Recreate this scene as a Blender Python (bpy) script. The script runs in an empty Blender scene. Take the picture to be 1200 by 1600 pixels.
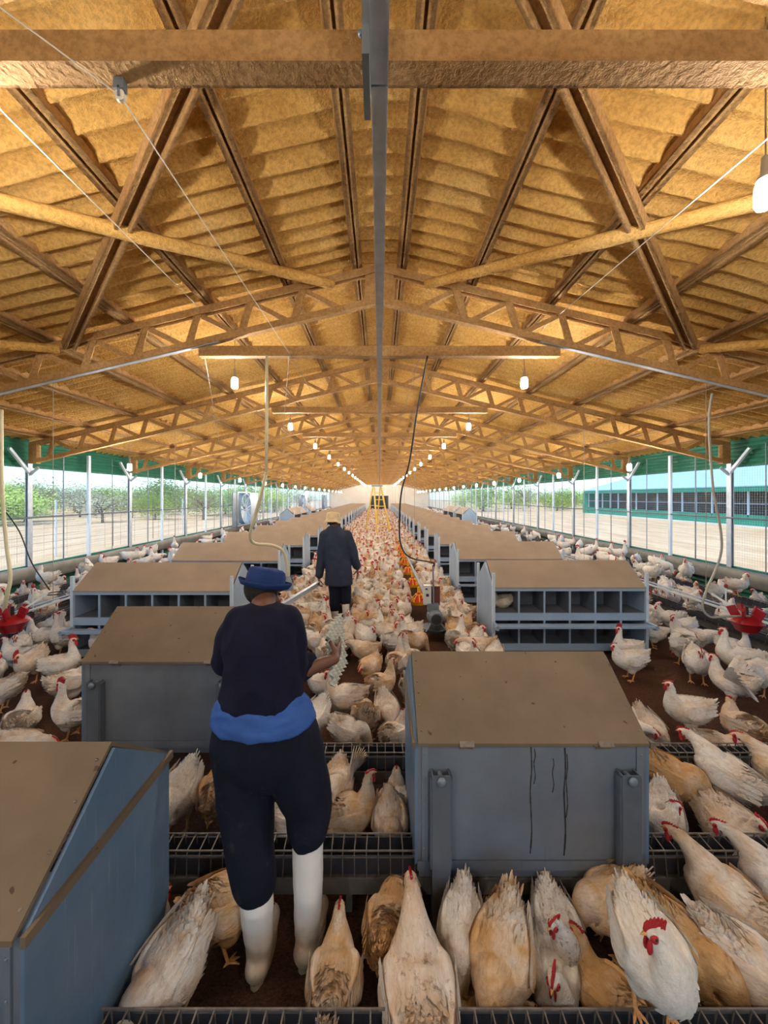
import bpy, bmesh, math, random
from mathutils import Vector, Matrix, Euler, noise
R = math.radians
PI = math.pi
random.seed(7)
SC = bpy.context.scene
COL = SC.collection

# ------------------------------------------------------------------ camera
CAMZ = 2.02
F = 600.0                       # focal length in pixels of a 1200x1600 frame
cam_d = bpy.data.cameras.new('camera')
cam = bpy.data.objects.new('camera', cam_d)
COL.objects.link(cam)
cam.location = (0, 0, CAMZ)
cam.rotation_euler = (R(90), 0, 0)
cam_d.sensor_fit = 'AUTO'
cam_d.sensor_width = 36.0
cam_d.lens = 36.0 * F / 1600.0
cam_d.shift_x = 7.0 / 1600.0
cam_d.shift_y = -24.0 / 1600.0
cam_d.clip_start = 0.02
cam_d.clip_end = 600
SC.camera = cam

# ------------------------------------------------------------------ light
SC.view_settings.view_transform = 'Standard'
SC.view_settings.look = 'None'
SC.view_settings.gamma = 1.0
SC.view_settings.use_curve_mapping = False
SC.view_settings.exposure = 1.0
SUN_STRENGTH = 2.0
SKY_STRENGTH = 0.19
LAMP_STRENGTH = 340.0

world = bpy.data.worlds.new('world')
SC.world = world
world.use_nodes = True
nt = world.node_tree
nt.nodes.clear()
wo = nt.nodes.new('ShaderNodeOutputWorld')
bg = nt.nodes.new('ShaderNodeBackground')
sky = nt.nodes.new('ShaderNodeTexSky')
sky.sky_type = 'NISHITA'
sky.sun_disc = False
sky.sun_elevation = R(58)
sky.sun_rotation = R(200)
sky.air_density = 1.0
sky.dust_density = 0.6
bg.inputs['Strength'].default_value = SKY_STRENGTH
tint = nt.nodes.new('ShaderNodeMix')
tint.data_type = 'RGBA'; tint.blend_type = 'MULTIPLY'
tint.inputs[0].default_value = 1.0
tint.inputs[7].default_value = (0.62, 0.88, 1.06, 1)
nt.links.new(sky.outputs[0], tint.inputs[6])
nt.links.new(tint.outputs[2], bg.inputs['Color'])
nt.links.new(bg.outputs[0], wo.inputs['Surface'])

sun_d = bpy.data.lights.new('sun', 'SUN')
sun_d.energy = SUN_STRENGTH
sun_d.angle = R(0.6)
sun_d.color = (1.0, 0.95, 0.86)
sun = bpy.data.objects.new('sun', sun_d)
COL.objects.link(sun)
sun.rotation_euler = (R(28), R(-14), 0)

cy = SC.cycles
cy.max_bounces = 8
cy.diffuse_bounces = 5
cy.glossy_bounces = 3
cy.transmission_bounces = 4
cy.sample_clamp_indirect = 4.0
cy.use_denoising = True
cy.caustics_reflective = False
cy.caustics_refractive = False

# ------------------------------------------------------------------ helpers
def srgb(r, g, b):
    def f(c):
        c /= 255.0
        return c / 12.92 if c <= 0.04045 else ((c + 0.055) / 1.055) ** 2.4
    return (f(r), f(g), f(b), 1.0)

def V(*a):
    return Vector(a)

def at_depth(px, py, y):
    """world point seen at photo pixel (px, py) at depth y"""
    return Vector(((px - 593.0) * y / F, y, CAMZ - (py - 776.0) * y / F))

class NT:
    def __init__(s, name):
        s.m = bpy.data.materials.new(name)
        s.m.use_nodes = True
        s.t = s.m.node_tree
        s.t.nodes.clear()
        s.out = s.n('ShaderNodeOutputMaterial')
        s.b = s.n('ShaderNodeBsdfPrincipled')
        s.l(s.b.outputs[0], s.out.inputs[0])
    def n(s, typ, **kw):
        nd = s.t.nodes.new(typ)
        for k, v in kw.items():
            setattr(nd, k, v)
        return nd
    def l(s, a, b):
        s.t.links.new(a, b)
    def coord(s, which='Object', scale=(1, 1, 1)):
        tc = s.n('ShaderNodeTexCoord')
        mp = s.n('ShaderNodeMapping')
        mp.inputs['Scale'].default_value = scale
        s.l(tc.outputs[which], mp.inputs['Vector'])
        return mp.outputs[0]
    def noise(s, vec, scale, detail=4, rough=0.6, dist=0.0):
        n = s.n('ShaderNodeTexNoise')
        n.inputs['Scale'].default_value = scale
        n.inputs['Detail'].default_value = detail
        n.inputs['Roughness'].default_value = rough
        n.inputs['Distortion'].default_value = dist
        s.l(vec, n.inputs['Vector'])
        return n.outputs['Fac']
    def ramp(s, fac, stops):
        r = s.n('ShaderNodeValToRGB')
        el = r.color_ramp.elements
        while len(el) > 1:
            el.remove(el[-1])
        el[0].position, el[0].color = stops[0]
        for p, c in stops[1:]:
            e = el.new(p)
            e.color = c
        s.l(fac, r.inputs['Fac'])
        return r.outputs['Color']
    def mix(s, fac, a, b, mode='MIX'):
        m = s.n('ShaderNodeMix', data_type='RGBA', blend_type=mode)
        for i, v in ((0, fac), (6, a), (7, b)):
            if hasattr(v, 'is_output') or isinstance(v, bpy.types.NodeSocket):
                s.l(v, m.inputs[i])
            else:
                m.inputs[i].default_value = v
        return m.outputs[2]
    def math(s, op, a, b=0.0):
        m = s.n('ShaderNodeMath', operation=op)
        for i, v in enumerate((a, b)):
            if isinstance(v, bpy.types.NodeSocket):
                s.l(v, m.inputs[i])
            else:
                m.inputs[i].default_value = v
        return m.outputs[0]
    def base(s, c):
        if isinstance(c, bpy.types.NodeSocket):
            s.l(c, s.b.inputs['Base Color'])
        else:
            s.b.inputs['Base Color'].default_value = c
    def bump(s, h, strength=0.5, dist=0.01):
        b = s.n('ShaderNodeBump')
        b.inputs['Strength'].default_value = strength
        b.inputs['Distance'].default_value = dist
        s.l(h, b.inputs['Height'])
        s.l(b.outputs[0], s.b.inputs['Normal'])
    def set(s, rough=0.6, metal=0.0, spec=0.5):
        s.b.inputs['Roughness'].default_value = rough
        s.b.inputs['Metallic'].default_value = metal
        s.b.inputs['Specular IOR Level'].default_value = spec

M = {}
def plain(name, c, rough=0.6, metal=0.0, var=0.12, scale=9, bump=0.0, bscale=60, spec=0.5):
    t = NT(name)
    v = t.coord('Object')
    n = t.noise(v, scale, 5)
    lo = tuple(x * (1 - var) for x in c[:3]) + (1,)
    hi = tuple(min(1, x * (1 + var)) for x in c[:3]) + (1,)
    t.base(t.ramp(n, [(0.3, lo), (0.7, hi)]))
    t.set(rough, metal, spec)
    if bump:
        t.bump(t.noise(v, bscale, 4), bump, 0.01)
    M[name] = t.m
    return t

def foam(name, c0, c1, c2, strength=0.9):
    t = NT(name)
    v = t.coord('Object')
    big = t.noise(v, 1.3, 4)
    fine = t.noise(v, 34, 3, 0.65)
    col = t.ramp(big, [(0.3, c0), (0.5, c1), (0.72, c2)])
    sp = t.ramp(fine, [(0.35, (0.72, 0.70, 0.66, 1)), (0.6, (1, 1, 1, 1))])
    t.base(t.mix(1.0, col, sp, 'MULTIPLY'))
    t.bump(fine, strength, 0.02)
    t.set(0.85, 0, 0.25)
    M[name] = t.m
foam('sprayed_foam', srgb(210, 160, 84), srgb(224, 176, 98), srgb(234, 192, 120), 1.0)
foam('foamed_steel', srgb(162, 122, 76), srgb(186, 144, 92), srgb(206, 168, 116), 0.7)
plain('galvanised_steel', srgb(176, 184, 192), 0.42, 0.35, 0.14, 14)
plain('dull_steel', srgb(120, 130, 140), 0.5, 0.3, 0.14, 6)
plain('white_steel', srgb(196, 210, 222), 0.5, 0.1, 0.06, 5)
plain('rusty_wire', srgb(120, 112, 104), 0.6, 0.4, 0.3, 30)
plain('black_plastic', srgb(30, 31, 35), 0.45, 0, 0.2, 8)
plain('dark_trough', srgb(48, 50, 55), 0.5, 0.1, 0.25, 10)
plain('grey_plank', srgb(98, 100, 98), 0.6, 0.1, 0.2, 7, 0.2, 30)
plain('green_sheet', srgb(28, 104, 78), 0.5, 0.0, 0.12, 3)
plain('roof_blue', srgb(176, 208, 218), 0.45, 0.1, 0.1, 2)
plain('white_wall', srgb(226, 218, 204), 0.8, 0, 0.07, 0.8)
plain('door_shade', srgb(42, 46, 44), 0.6, 0, 0.2, 3)  # darkness of the far doorway, put into the colour
plain('red_plastic', srgb(150, 22, 32), 0.35, 0, 0.15, 9)
plain('yellow_plastic', srgb(240, 176, 22), 0.35, 0, 0.1, 9)
plain('orange_plastic', srgb(214, 62, 24), 0.35, 0, 0.15, 9)
plain('maroon_plate', srgb(96, 40, 36), 0.5, 0, 0.15, 9)
plain('motor_grey', srgb(112, 122, 130), 0.45, 0.2, 0.15, 12)
plain('box_grey', srgb(206, 204, 196), 0.5, 0, 0.06, 9)
plain('pvc_white', srgb(214, 218, 214), 0.4, 0, 0.06, 6)
plain('hose_beige', srgb(206, 196, 160), 0.4, 0, 0.1, 8)
plain('ladder_yellow', srgb(222, 186, 84), 0.45, 0, 0.1, 6)
plain('cord_grey', srgb(150, 140, 124), 0.7, 0, 0.15, 8)
plain('cord_white', srgb(226, 220, 206), 0.6, 0, 0.1, 8)
plain('sole_brown', srgb(140, 118, 92), 0.8, 0, 0.15, 20)
t = NT('boot_white')
v = t.coord('Object')
sx = t.n('ShaderNodeSeparateXYZ'); t.l(v, sx.inputs[0])
hgt = t.math('ADD', sx.outputs[2], t.math('MULTIPLY', t.noise(v, 14, 5, .7), .16))
d = t.ramp(hgt, [(0.13, (.85, .85, .85, 1)), (0.27, (0, 0, 0, 1))])
t.base(t.mix(d, srgb(224, 222, 216), srgb(150, 122, 92))); t.set(0.42); M['boot_white'] = t.m
plain('skin_dark', srgb(104, 66, 48), 0.5, 0, 0.1, 12, 0.1, 90)
plain('hair_black', srgb(30, 24, 22), 0.8, 0, 0.3, 60, 0.6, 160)
plain('knit_navy', srgb(21, 22, 44), 0.95, 0, 0.2, 9, 0.5, 260, 0.2)
t = NT('trouser_navy')
v = t.coord('Object')
a_ = t.ramp(t.noise(v, 5, 6, .75), [(0.60, (0, 0, 0, 1)), (0.80, (.35, .35, .35, 1))])
t.base(t.mix(a_, t.ramp(t.noise(v, 7, 5), [(0.3, srgb(15, 18, 30)), (0.7, srgb(23, 27, 43))]), srgb(120, 108, 96)))
t.bump(t.noise(v, 200, 4), .3, .01); t.set(.9, 0, .2); M['trouser_navy'] = t.m
plain('jacket_charcoal', srgb(46, 52, 68), 0.9, 0, 0.22, 6, 0.3, 120, 0.2)
plain('shirt_blue', srgb(54, 88, 154), 0.9, 0, 0.12, 8, 0.2, 200, 0.2)
plain('hat_blue', srgb(34, 54, 104), 0.9, 0, 0.2, 10, 0.3, 200, 0.2)
plain('hat_beige', srgb(206, 184, 146), 0.95, 0, 0.15, 14, 0.5, 80, 0.2)
plain('egg_tray_pulp', srgb(186, 184, 172), 0.9, 0, 0.1, 20, 0.2, 120, 0.2)
plain('comb_red', srgb(176, 30, 36), 0.5, 0, 0.2, 30, 0.4, 160)
plain('beak_horn', srgb(214, 158, 92), 0.45, 0, 0.15, 20)
plain('leg_yellow', srgb(206, 150, 92), 0.55, 0, 0.2, 40, 0.4, 160)
plain('eye_dark', srgb(40, 24, 14), 0.2, 0, 0.1, 20)
plain('bark', srgb(110, 92, 74), 0.9, 0, 0.2, 4)
plain('leaf_yellowgreen', srgb(168, 192, 92), 0.7, 0, 0.3, 0.9)
plain('leaf_green', srgb(132, 160, 90), 0.7, 0, 0.3, 0.9)
plain('leaf_greygreen', srgb(170, 174, 146), 0.7, 0, 0.3, 0.9)

# nest box boards
t = NT('brown_board')
v = t.coord('Object')
n = t.noise(v, 3.0, 5)
n2 = t.noise(v, 70, 3)
sp = t.noise(v, 26, 1, 0.3)
c = t.ramp(n, [(0.3, srgb(99, 85, 67)), (0.7, srgb(117, 101, 82))])
c = t.mix(t.ramp(sp, [(0.76, (0, 0, 0, 1)), (0.79, (1, 1, 1, 1))]), c, srgb(72, 54, 38))
t.base(c); t.bump(n2, 0.12, 0.004); t.set(0.62, 0, 0.4); M['brown_board'] = t.m

t = NT('blue_grey_sheet')
v = t.coord('Object')
vs = t.coord('Object', (40, 40, 1.2))
n = t.noise(v, 2.2, 5)
st = t.noise(vs, 2.0, 3)
c = t.ramp(n, [(0.3, srgb(92, 118, 146)), (0.7, srgb(118, 145, 172))])
c = t.mix(t.ramp(st, [(0.62, (0, 0, 0, 1)), (0.74, (0.55, 0.55, 0.55, 1))]), c, srgb(160, 176, 188))
t.base(c); t.set(0.42, 0.25, 0.5); t.bump(t.noise(v, 40, 3), 0.08, 0.004); M['blue_grey_sheet'] = t.m

t = NT('grey_board')
v = t.coord('Object')
vs = t.coord('Object', (26, 26, 0.9))
n = t.noise(v, 2.6, 6)
st = t.noise(vs, 2.0, 4)
c = t.ramp(n, [(0.3, srgb(100, 107, 118)), (0.7, srgb(122, 130, 142))])
c = t.mix(t.ramp(st, [(0.66, (0, 0, 0, 1)), (0.80, (0.6, 0.6, 0.6, 1))]), c, srgb(70, 66, 62))
t.base(c); t.set(0.5, 0.15, 0.45); t.bump(t.noise(v, 40, 3), 0.1, 0.004); M['grey_board'] = t.m

# litter floor
t = NT('litter')
v = t.coord('Object')
vs = t.coord('Object', (1, 1.8, 1))
n = t.noise(v, 1.1, 5)
f = t.noise(vs, 60, 6, 0.75, 1.0)
c = t.ramp(n, [(0.3, srgb(82, 56, 42)), (0.7, srgb(112, 78, 56))])
c = t.mix(1.0, c, t.ramp(f, [(0.32, (0.35, 0.33, 0.3, 1)), (0.52, (0.95, 0.95, 0.95, 1)), (0.68, (1.7, 1.6, 1.45, 1))]), 'MULTIPLY')
t.base(c); t.bump(f, 0.9, 0.03); t.set(0.95, 0, 0.15); M['litter'] = t.m

# sandy yard
t = NT('sandy_yard')
v = t.coord('Object')
vs = t.coord('Object', (1, 0.22, 1))
n = t.noise(v, 0.09, 5)
f = t.noise(vs, 1.4, 6, 0.7)
gr = t.noise(v, 0.16, 6, 0.7)
c = t.ramp(f, [(0.3, srgb(182, 148, 110)), (0.6, srgb(216, 188, 150))])
c = t.mix(t.ramp(gr, [(0.60, (0, 0, 0, 1)), (0.68, (0.8, 0.8, 0.8, 1))]), c, srgb(150, 158, 96))
t.base(c); t.bump(f, 0.5, 0.08); t.set(0.95, 0, 0.1); M['sandy_yard'] = t.m

# feathers: object colour R = how buff, G = how dirty
def feather(name, per_island=False):
    t = NT(name)
    tc = t.n('ShaderNodeTexCoord')
    oi = t.n('ShaderNodeObjectInfo')
    add = t.n('ShaderNodeVectorMath', operation='ADD')
    t.l(tc.outputs['Object'], add.inputs[0])
    cmb = t.n('ShaderNodeCombineXYZ')
    r10 = t.math('MULTIPLY', oi.outputs['Random'], 37.0)
    t.l(r10, cmb.inputs[0]); t.l(r10, cmb.inputs[1])
    t.l(cmb.outputs[0], add.inputs[1])
    v = add.outputs[0]
    big = t.noise(v, 7.0, 4, 0.6, 0.4)
    mp = t.n('ShaderNodeMapping'); mp.inputs['Scale'].default_value = (75, 16, 60)
    t.l(v, mp.inputs['Vector'])
    fine = t.noise(mp.outputs[0], 1.0, 4, 0.7, 0.6)
    spk = t.noise(v, 24, 4, 0.75)
    sep = t.n('ShaderNodeSeparateColor')
    t.l(oi.outputs['Color'], sep.inputs[0])
    buff = sep.outputs[0]; dirt = sep.outputs[1]
    if per_island:
        g = t.n('ShaderNodeNewGeometry')
        buff = t.math('MULTIPLY', g.outputs['Random Per Island'], 0.75)
    k = t.math('ADD', big, t.math('SUBTRACT', buff, 0.5))
    k = t.ramp(k, [(0.31, (0, 0, 0, 1)), (0.80, (1, 1, 1, 1))])
    col = t.mix(k, srgb(230, 224, 214), srgb(202, 162, 112))
    dk = t.math('MULTIPLY', t.ramp(spk, [(0.55, (0, 0, 0, 1)), (0.72, (1, 1, 1, 1))]), dirt)
    col = t.mix(dk, col, srgb(120, 84, 54))
    sh = t.ramp(fine, [(0.30, (0.80, 0.78, 0.75, 1)), (0.62, (1, 1, 1, 1))])
    t.base(t.mix(1.0, col, sh, 'MULTIPLY'))
    t.bump(fine, 0.7, 0.010)
    t.set(0.85, 0, 0.15)
    t.b.inputs['Subsurface Weight'].default_value = 0.0
    M[name] = t.m
feather('feathers')
feather('flock_feathers', True)

# lit bulb
t = NT('lit_bulb')
t.b.inputs['Base Color'].default_value = (1, 0.95, 0.85, 1)
t.b.inputs['Emission Color'].default_value = (1.0, 0.95, 0.88, 1)
t.b.inputs['Emission Strength'].default_value = LAMP_STRENGTH
M['lit_bulb'] = t.m

plain('curtain_tarp', srgb(120, 118, 110), 0.7, 0, 0.25, 3, 0.4, 12)
plain('green_bright', srgb(26, 140, 112), 0.5, 0, 0.08, 2)
plain('interior_shade', srgb(104, 96, 92), 0.8, 0, 0.2, 2)  # shade inside the neighbouring house, put into the colour
plain('bright_dusty_board', srgb(156, 137, 116), 0.75, 0, 0.1, 3, 0.1, 70)  # row lids: dust, plus their brighter light put into the colour
plain('white_blue_sheet', srgb(150, 170, 190), 0.45, 0.1, 0.08, 3)
plain('nest_inside', srgb(100, 105, 114), 0.7, 0.0, 0.12, 4)
plain('leg_steel', srgb(96, 104, 114), 0.5, 0.2, 0.14, 7)
plain('hose_grey', srgb(150, 146, 134), 0.5, 0, 0.1, 6)
plain('dark_stain', srgb(44, 36, 32), 0.8, 0, 0.3, 20)

class MB:
    """collects shapes, builds them as ONE mesh object"""
    def __init__(s):
        s.v = []; s.f = []; s.mi = []; s.cur = 0
    def _add(s, vs, fs):
        o = len(s.v)
        s.v += [tuple(p) for p in vs]
        s.f += [tuple(i + o for i in f) for f in fs]
        s.mi += [s.cur] * len(fs)
    def box(s, c, d, rot=None):
        c = Vector(c); h = Vector(d) * 0.5
        vs = [Vector((x * h.x, y * h.y, z * h.z)) for x in (-1, 1) for y in (-1, 1) for z in (-1, 1)]
        if rot is not None:
            vs = [rot @ p for p in vs]
        vs = [p + c for p in vs]
        s._add(vs, [(0, 1, 3, 2), (4, 6, 7, 5), (0, 4, 5, 1), (2, 3, 7, 6), (0, 2, 6, 4), (1, 5, 7, 3)])
        return s
    def bx(s, x0, x1, y0, y1, z0, z1):
        return s.box(((x0 + x1) / 2, (y0 + y1) / 2, (z0 + z1) / 2), (x1 - x0, y1 - y0, z1 - z0))
    def frame(s, p0, p1, up=(0, 0, 1)):
        p0 = Vector(p0); p1 = Vector(p1)
        d = (p1 - p0); L = d.length; d.normalize()
        up = Vector(up)
        sd = d.cross(up)
        if sd.length < 1e-4:
            sd = d.cross(Vector((0, 1, 0)))
        sd.normalize()
        u = sd.cross(d).normalized()
        return p0, d, sd, u, L
    def bar(s, p0, p1, w, h, up=(0, 0, 1)):
        p0, d, sd, u, L = s.frame(p0, p1, up)
        vs = []
        for k in (0, L):
            for a, b in ((-1, -1), (1, -1), (1, 1), (-1, 1)):
                vs.append(p0 + d * k + sd * (a * w / 2) + u * (b * h / 2))
        s._add(vs, [(0, 1, 2, 3), (7, 6, 5, 4), (0, 4, 5, 1), (1, 5, 6, 2), (2, 6, 7, 3), (3, 7, 4, 0)])
        return s
    def channel(s, p0, p1, w, h, th=0.008, up=(0, 0, 1), open_dir='down', lip=0.0):
        """U channel of outer width w and depth h, open on one side"""
        p0, d, sd, u, L = s.frame(p0, p1, up)
        p1 = p0 + d * L
        if open_dir == 'down':
            a, b = sd, u
        elif open_dir == 'up':
            a, b = sd, -u
        elif open_dir == 'left':
            a, b = u, sd
        else:
            a, b = u, -sd
        def slab(ca, cb, wa, wb):
            vs = []
            for P in (p0, p1):
                for i, j in ((-1, -1), (1, -1), (1, 1), (-1, 1)):
                    vs.append(P + a * (ca + i * wa / 2) + b * (cb + j * wb / 2))
            s._add(vs, [(0, 1, 2, 3), (7, 6, 5, 4), (0, 4, 5, 1), (1, 5, 6, 2), (2, 6, 7, 3), (3, 7, 4, 0)])
        slab(0, h / 2 - th / 2, w, th)
        slab(-w / 2 + th / 2, -th / 2, th, h - th)
        slab(w / 2 - th / 2, -th / 2, th, h - th)
        if lip:
            slab(-w / 2 + lip / 2, -h / 2 + th / 2, lip, th)
            slab(w / 2 - lip / 2, -h / 2 + th / 2, lip, th)
        return s
    def tube(s, pts, r, n=8, caps=True):
        pts = [Vector(p) for p in pts]
        if not isinstance(r, (list, tuple)):
            r = [r] * len(pts)
        rings = []
        prev = None
        for i, p in enumerate(pts):
            if i == 0: d = pts[1] - p
            elif i == len(pts) - 1: d = p - pts[i - 1]
            else: d = pts[i + 1] - pts[i - 1]
            d.normalize()
            if prev is None:
                a = d.cross(Vector((0, 0, 1)))
                if a.length < 0.05: a = d.cross(Vector((0, 1, 0)))
            else:
                a = prev - d * prev.dot(d)
            a.normalize(); prev = a
            b = d.cross(a)
            rings.append([p + (a * math.cos(2 * PI * k / n) + b * math.sin(2 * PI * k / n)) * r[i] for k in range(n)])
        return s.loft(rings, caps)
    def loft(s, rings, caps=True, closed=True):
        n = len(rings[0]); vs = [p for r in rings for p in r]; fs = []
        for i in range(len(rings) - 1):
            for k in range(n if closed else n - 1):
                k2 = (k + 1) % n
                fs.append((i * n + k, i * n + k2, (i + 1) * n + k2, (i + 1) * n + k))
        if caps and closed:
            fs.append(tuple(range(n - 1, -1, -1)))
            fs.append(tuple((len(rings) - 1) * n + k for k in range(n)))
        s._add(vs, fs)
        return s
    def lathe(s, prof, n=16, c=(0, 0, 0), axis=(0, 0, 1)):
        """prof: list of (r, h)"""
        ax = Vector(axis).normalized()
        a = ax.orthogonal().normalized(); b = ax.cross(a)
        c = Vector(c)
        rings = [[c + ax * h + (a * math.cos(2 * PI * k / n) + b * math.sin(2 * PI * k / n)) * max(r, 1e-4) for k in range(n)] for r, h in prof]
        return s.loft(rings, True)
    def ell(s, c, r, n=12, m=8, rot=None):
        c = Vector(c); rings = []
        for i in range(m + 1):
            th = -PI / 2 + PI * i / m
            ring = []
            for k in range(n):
                ph = 2 * PI * k / n
                p = Vector((r[0] * max(math.cos(th), 0.01) * math.cos(ph), r[1] * max(math.cos(th), 0.01) * math.sin(ph), r[2] * math.sin(th)))
                if rot is not None: p = rot @ p
                ring.append(c + p)
            rings.append(ring)
        return s.loft(rings, True)
    def prism(s, poly, d):
        """poly: list of points (planar), extruded by vector d"""
        d = Vector(d); poly = [Vector(p) for p in poly]; n = len(poly)
        vs = poly + [p + d for p in poly]
        fs = [tuple(range(n - 1, -1, -1)), tuple(range(n, 2 * n))]
        for k in range(n):
            k2 = (k + 1) % n
            fs.append((k, k2, n + k2, n + k))
        s._add(vs, fs)
        return s
    def mesh(s, name, mats, smooth=None):
        me = bpy.data.meshes.new(name)
        me.from_pydata(s.v, [], s.f)
        if not isinstance(mats, (list, tuple)): mats = [mats]
        for m in mats:
            me.materials.append(M[m] if isinstance(m, str) else m)
        if len(mats) > 1:
            me.polygons.foreach_set('material_index', s.mi)
        bm = bmesh.new(); bm.from_mesh(me)
        bmesh.ops.recalc_face_normals(bm, faces=bm.faces)
        bm.to_mesh(me); bm.free()
        if smooth is not None:
            if smooth >= 180:
                me.shade_smooth()
            else:
                me.shade_smooth()
                me.set_sharp_from_angle(angle=R(smooth))
        return me
    def build(s, name, mats, parent=None, smooth=None, loc=None):
        o = bpy.data.objects.new(name, s.mesh(name, mats, smooth))
        COL.objects.link(o)
        if parent is not None: o.parent = parent
        if loc is not None: o.location = loc
        return o

def put(name, mesh, parent=None, loc=None, rotz=0.0):
    o = bpy.data.objects.new(name, mesh)
    COL.objects.link(o)
    if parent is not None: o.parent = parent
    if loc is not None: o.location = loc
    o.rotation_euler = (0, 0, rotz)
    return o
def empty(name, loc=(0, 0, 0), rotz=0.0):
    o = bpy.data.objects.new(name, None)
    COL.objects.link(o)
    o.empty_display_size = 0.1
    o.location = loc; o.rotation_euler = (0, 0, rotz)
    return o
def tag(o, label=None, cat=None, group=None, kind=None):
    if label: o['label'] = label
    if cat: o['category'] = cat
    if group: o['group'] = group
    if kind: o['kind'] = kind
    return o
def copy_tree(o, parent=None):
    c = o.copy(); COL.objects.link(c)
    if parent is not None: c.parent = parent
    for ch in list(o.children):
        copy_tree(ch, c)
    return c
ORD = ['first', 'second', 'third', 'fourth', 'fifth', 'sixth', 'seventh', 'eighth', 'ninth', 'tenth', 'eleventh', 'twelfth',
       'thirteenth', 'fourteenth', 'fifteenth', 'sixteenth', 'seventeenth', 'eighteenth', 'nineteenth', 'twentieth',
       'twenty-first', 'twenty-second', 'twenty-third', 'twenty-fourth', 'twenty-fifth', 'twenty-sixth', 'twenty-seventh',
       'twenty-eighth', 'twenty-ninth', 'thirtieth', 'thirty-first', 'thirty-second', 'thirty-third', 'thirty-fourth',
       'thirty-fifth', 'thirty-sixth', 'thirty-seventh', 'thirty-eighth', 'thirty-ninth', 'fortieth']

def catmull(pts, per=6):
    """smooth polyline through points (tuples of any length)"""
    P = [tuple(p) for p in pts]
    P = [P[0]] + P + [P[-1]]
    out = []
    for i in range(1, len(P) - 2):
        for k in range(per):
            t = k / per
            o = []
            for a, b, c, d in zip(P[i - 1], P[i], P[i + 1], P[i + 2]):
                o.append(0.5 * ((2 * b) + (-a + c) * t + (2 * a - 5 * b + 4 * c - d) * t * t + (-a + 3 * b - 3 * c + d) * t ** 3))
            out.append(tuple(o))
    out.append(P[-2])
    return out

# ================================================================== THE SHED
W = 7.0            # half width of the shed
Y0, Y1 = -2.6, 54.3
SL = 0.24          # roof slope
BAY = 3.1
Z_TOP = 4.77       # top of the truss at the ridge
TR_Y = [1.47 + BAY * k for k in range(-1, 18)]
TR_Y = [y for y in TR_Y if y < Y1]

def roof_z(x, base=Z_TOP):
    return base - SL * abs(x)

# floor
mb = MB()
nx, ny = 60, 150
ys = [Y0 + (Y1 - Y0) * (j / ny) ** 1.6 for j in range(ny + 1)]
xs = [-7.05 + 14.1 * i / nx for i in range(nx + 1)]
vs = []
for y in ys:
    for x in xs:
        z = 0.022 * noise.noise((x * 2.2, y * 2.2, 0)) + 0.012 * noise.noise((x * 7, y * 7, 3)) - 0.014
        vs.append((x, y, z))
fs = [(j * (nx + 1) + i, j * (nx + 1) + i + 1, (j + 1) * (nx + 1) + i + 1, (j + 1) * (nx + 1) + i) for j in range(ny) for i in range(nx)]
mb._add(vs, fs)
tag(mb.build('floor', 'litter', smooth=180), kind='structure')

# ceiling: corrugated sheets under sprayed foam
mb = MB()
prof = []
PITCH = 0.205
y = Y0
rng = random.Random(3)
while y < Y1:
    prof += [(y, 0.0), (y + PITCH * .30, 0.006), (y + PITCH * .62, -0.004), (y + PITCH * .74, -0.058), (y + PITCH * .84, -0.056)]
    y += PITCH
xs = [-7.4 + 14.8 * i / 72 for i in range(73)]
vs = []
for (yy, dz) in prof:
    for x in xs:
        near = max(0.0, 1 - yy / 14.0)
        wob = 0.018 * noise.noise((x * 1.3, yy * 1.3, 5)) * near
        g = 1.0 + 0.5 * noise.noise((x * .9, yy * .35, 9))
        zz = roof_z(x) + 0.115 + dz * g + wob
        if abs(x) < 0.12: zz -= 0.03
        vs.append((x, yy + 0.012 * noise.noise((x * 2, yy * .5, 1)), zz))
n = len(xs)
fs = [(j * n + i, j * n + i + 1, (j + 1) * n + i + 1, (j + 1) * n + i) for j in range(len(prof) - 1) for i in range(n - 1)]
mb._add(vs, fs)
tag(mb.build('ceiling', 'sprayed_foam', smooth=180), kind='structure')

# purlins: open channels running the length of the shed
for i, px in enumerate((.27, 1.09, 2.02, 2.97, 3.92, 4.86, 5.78, 6.62)):
    for s in (-1, 1):
        mb = MB()
        x = s * px
        z = roof_z(x) + 0.05
        up = (s * SL, 0, 1)
        mb.channel((x, Y0, z), (x, Y1, z), 0.115, 0.10, 0.03, up, 'down', 0.046)
        tag(mb.build('purlin_beam', 'foamed_steel'), kind='structure')

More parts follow.
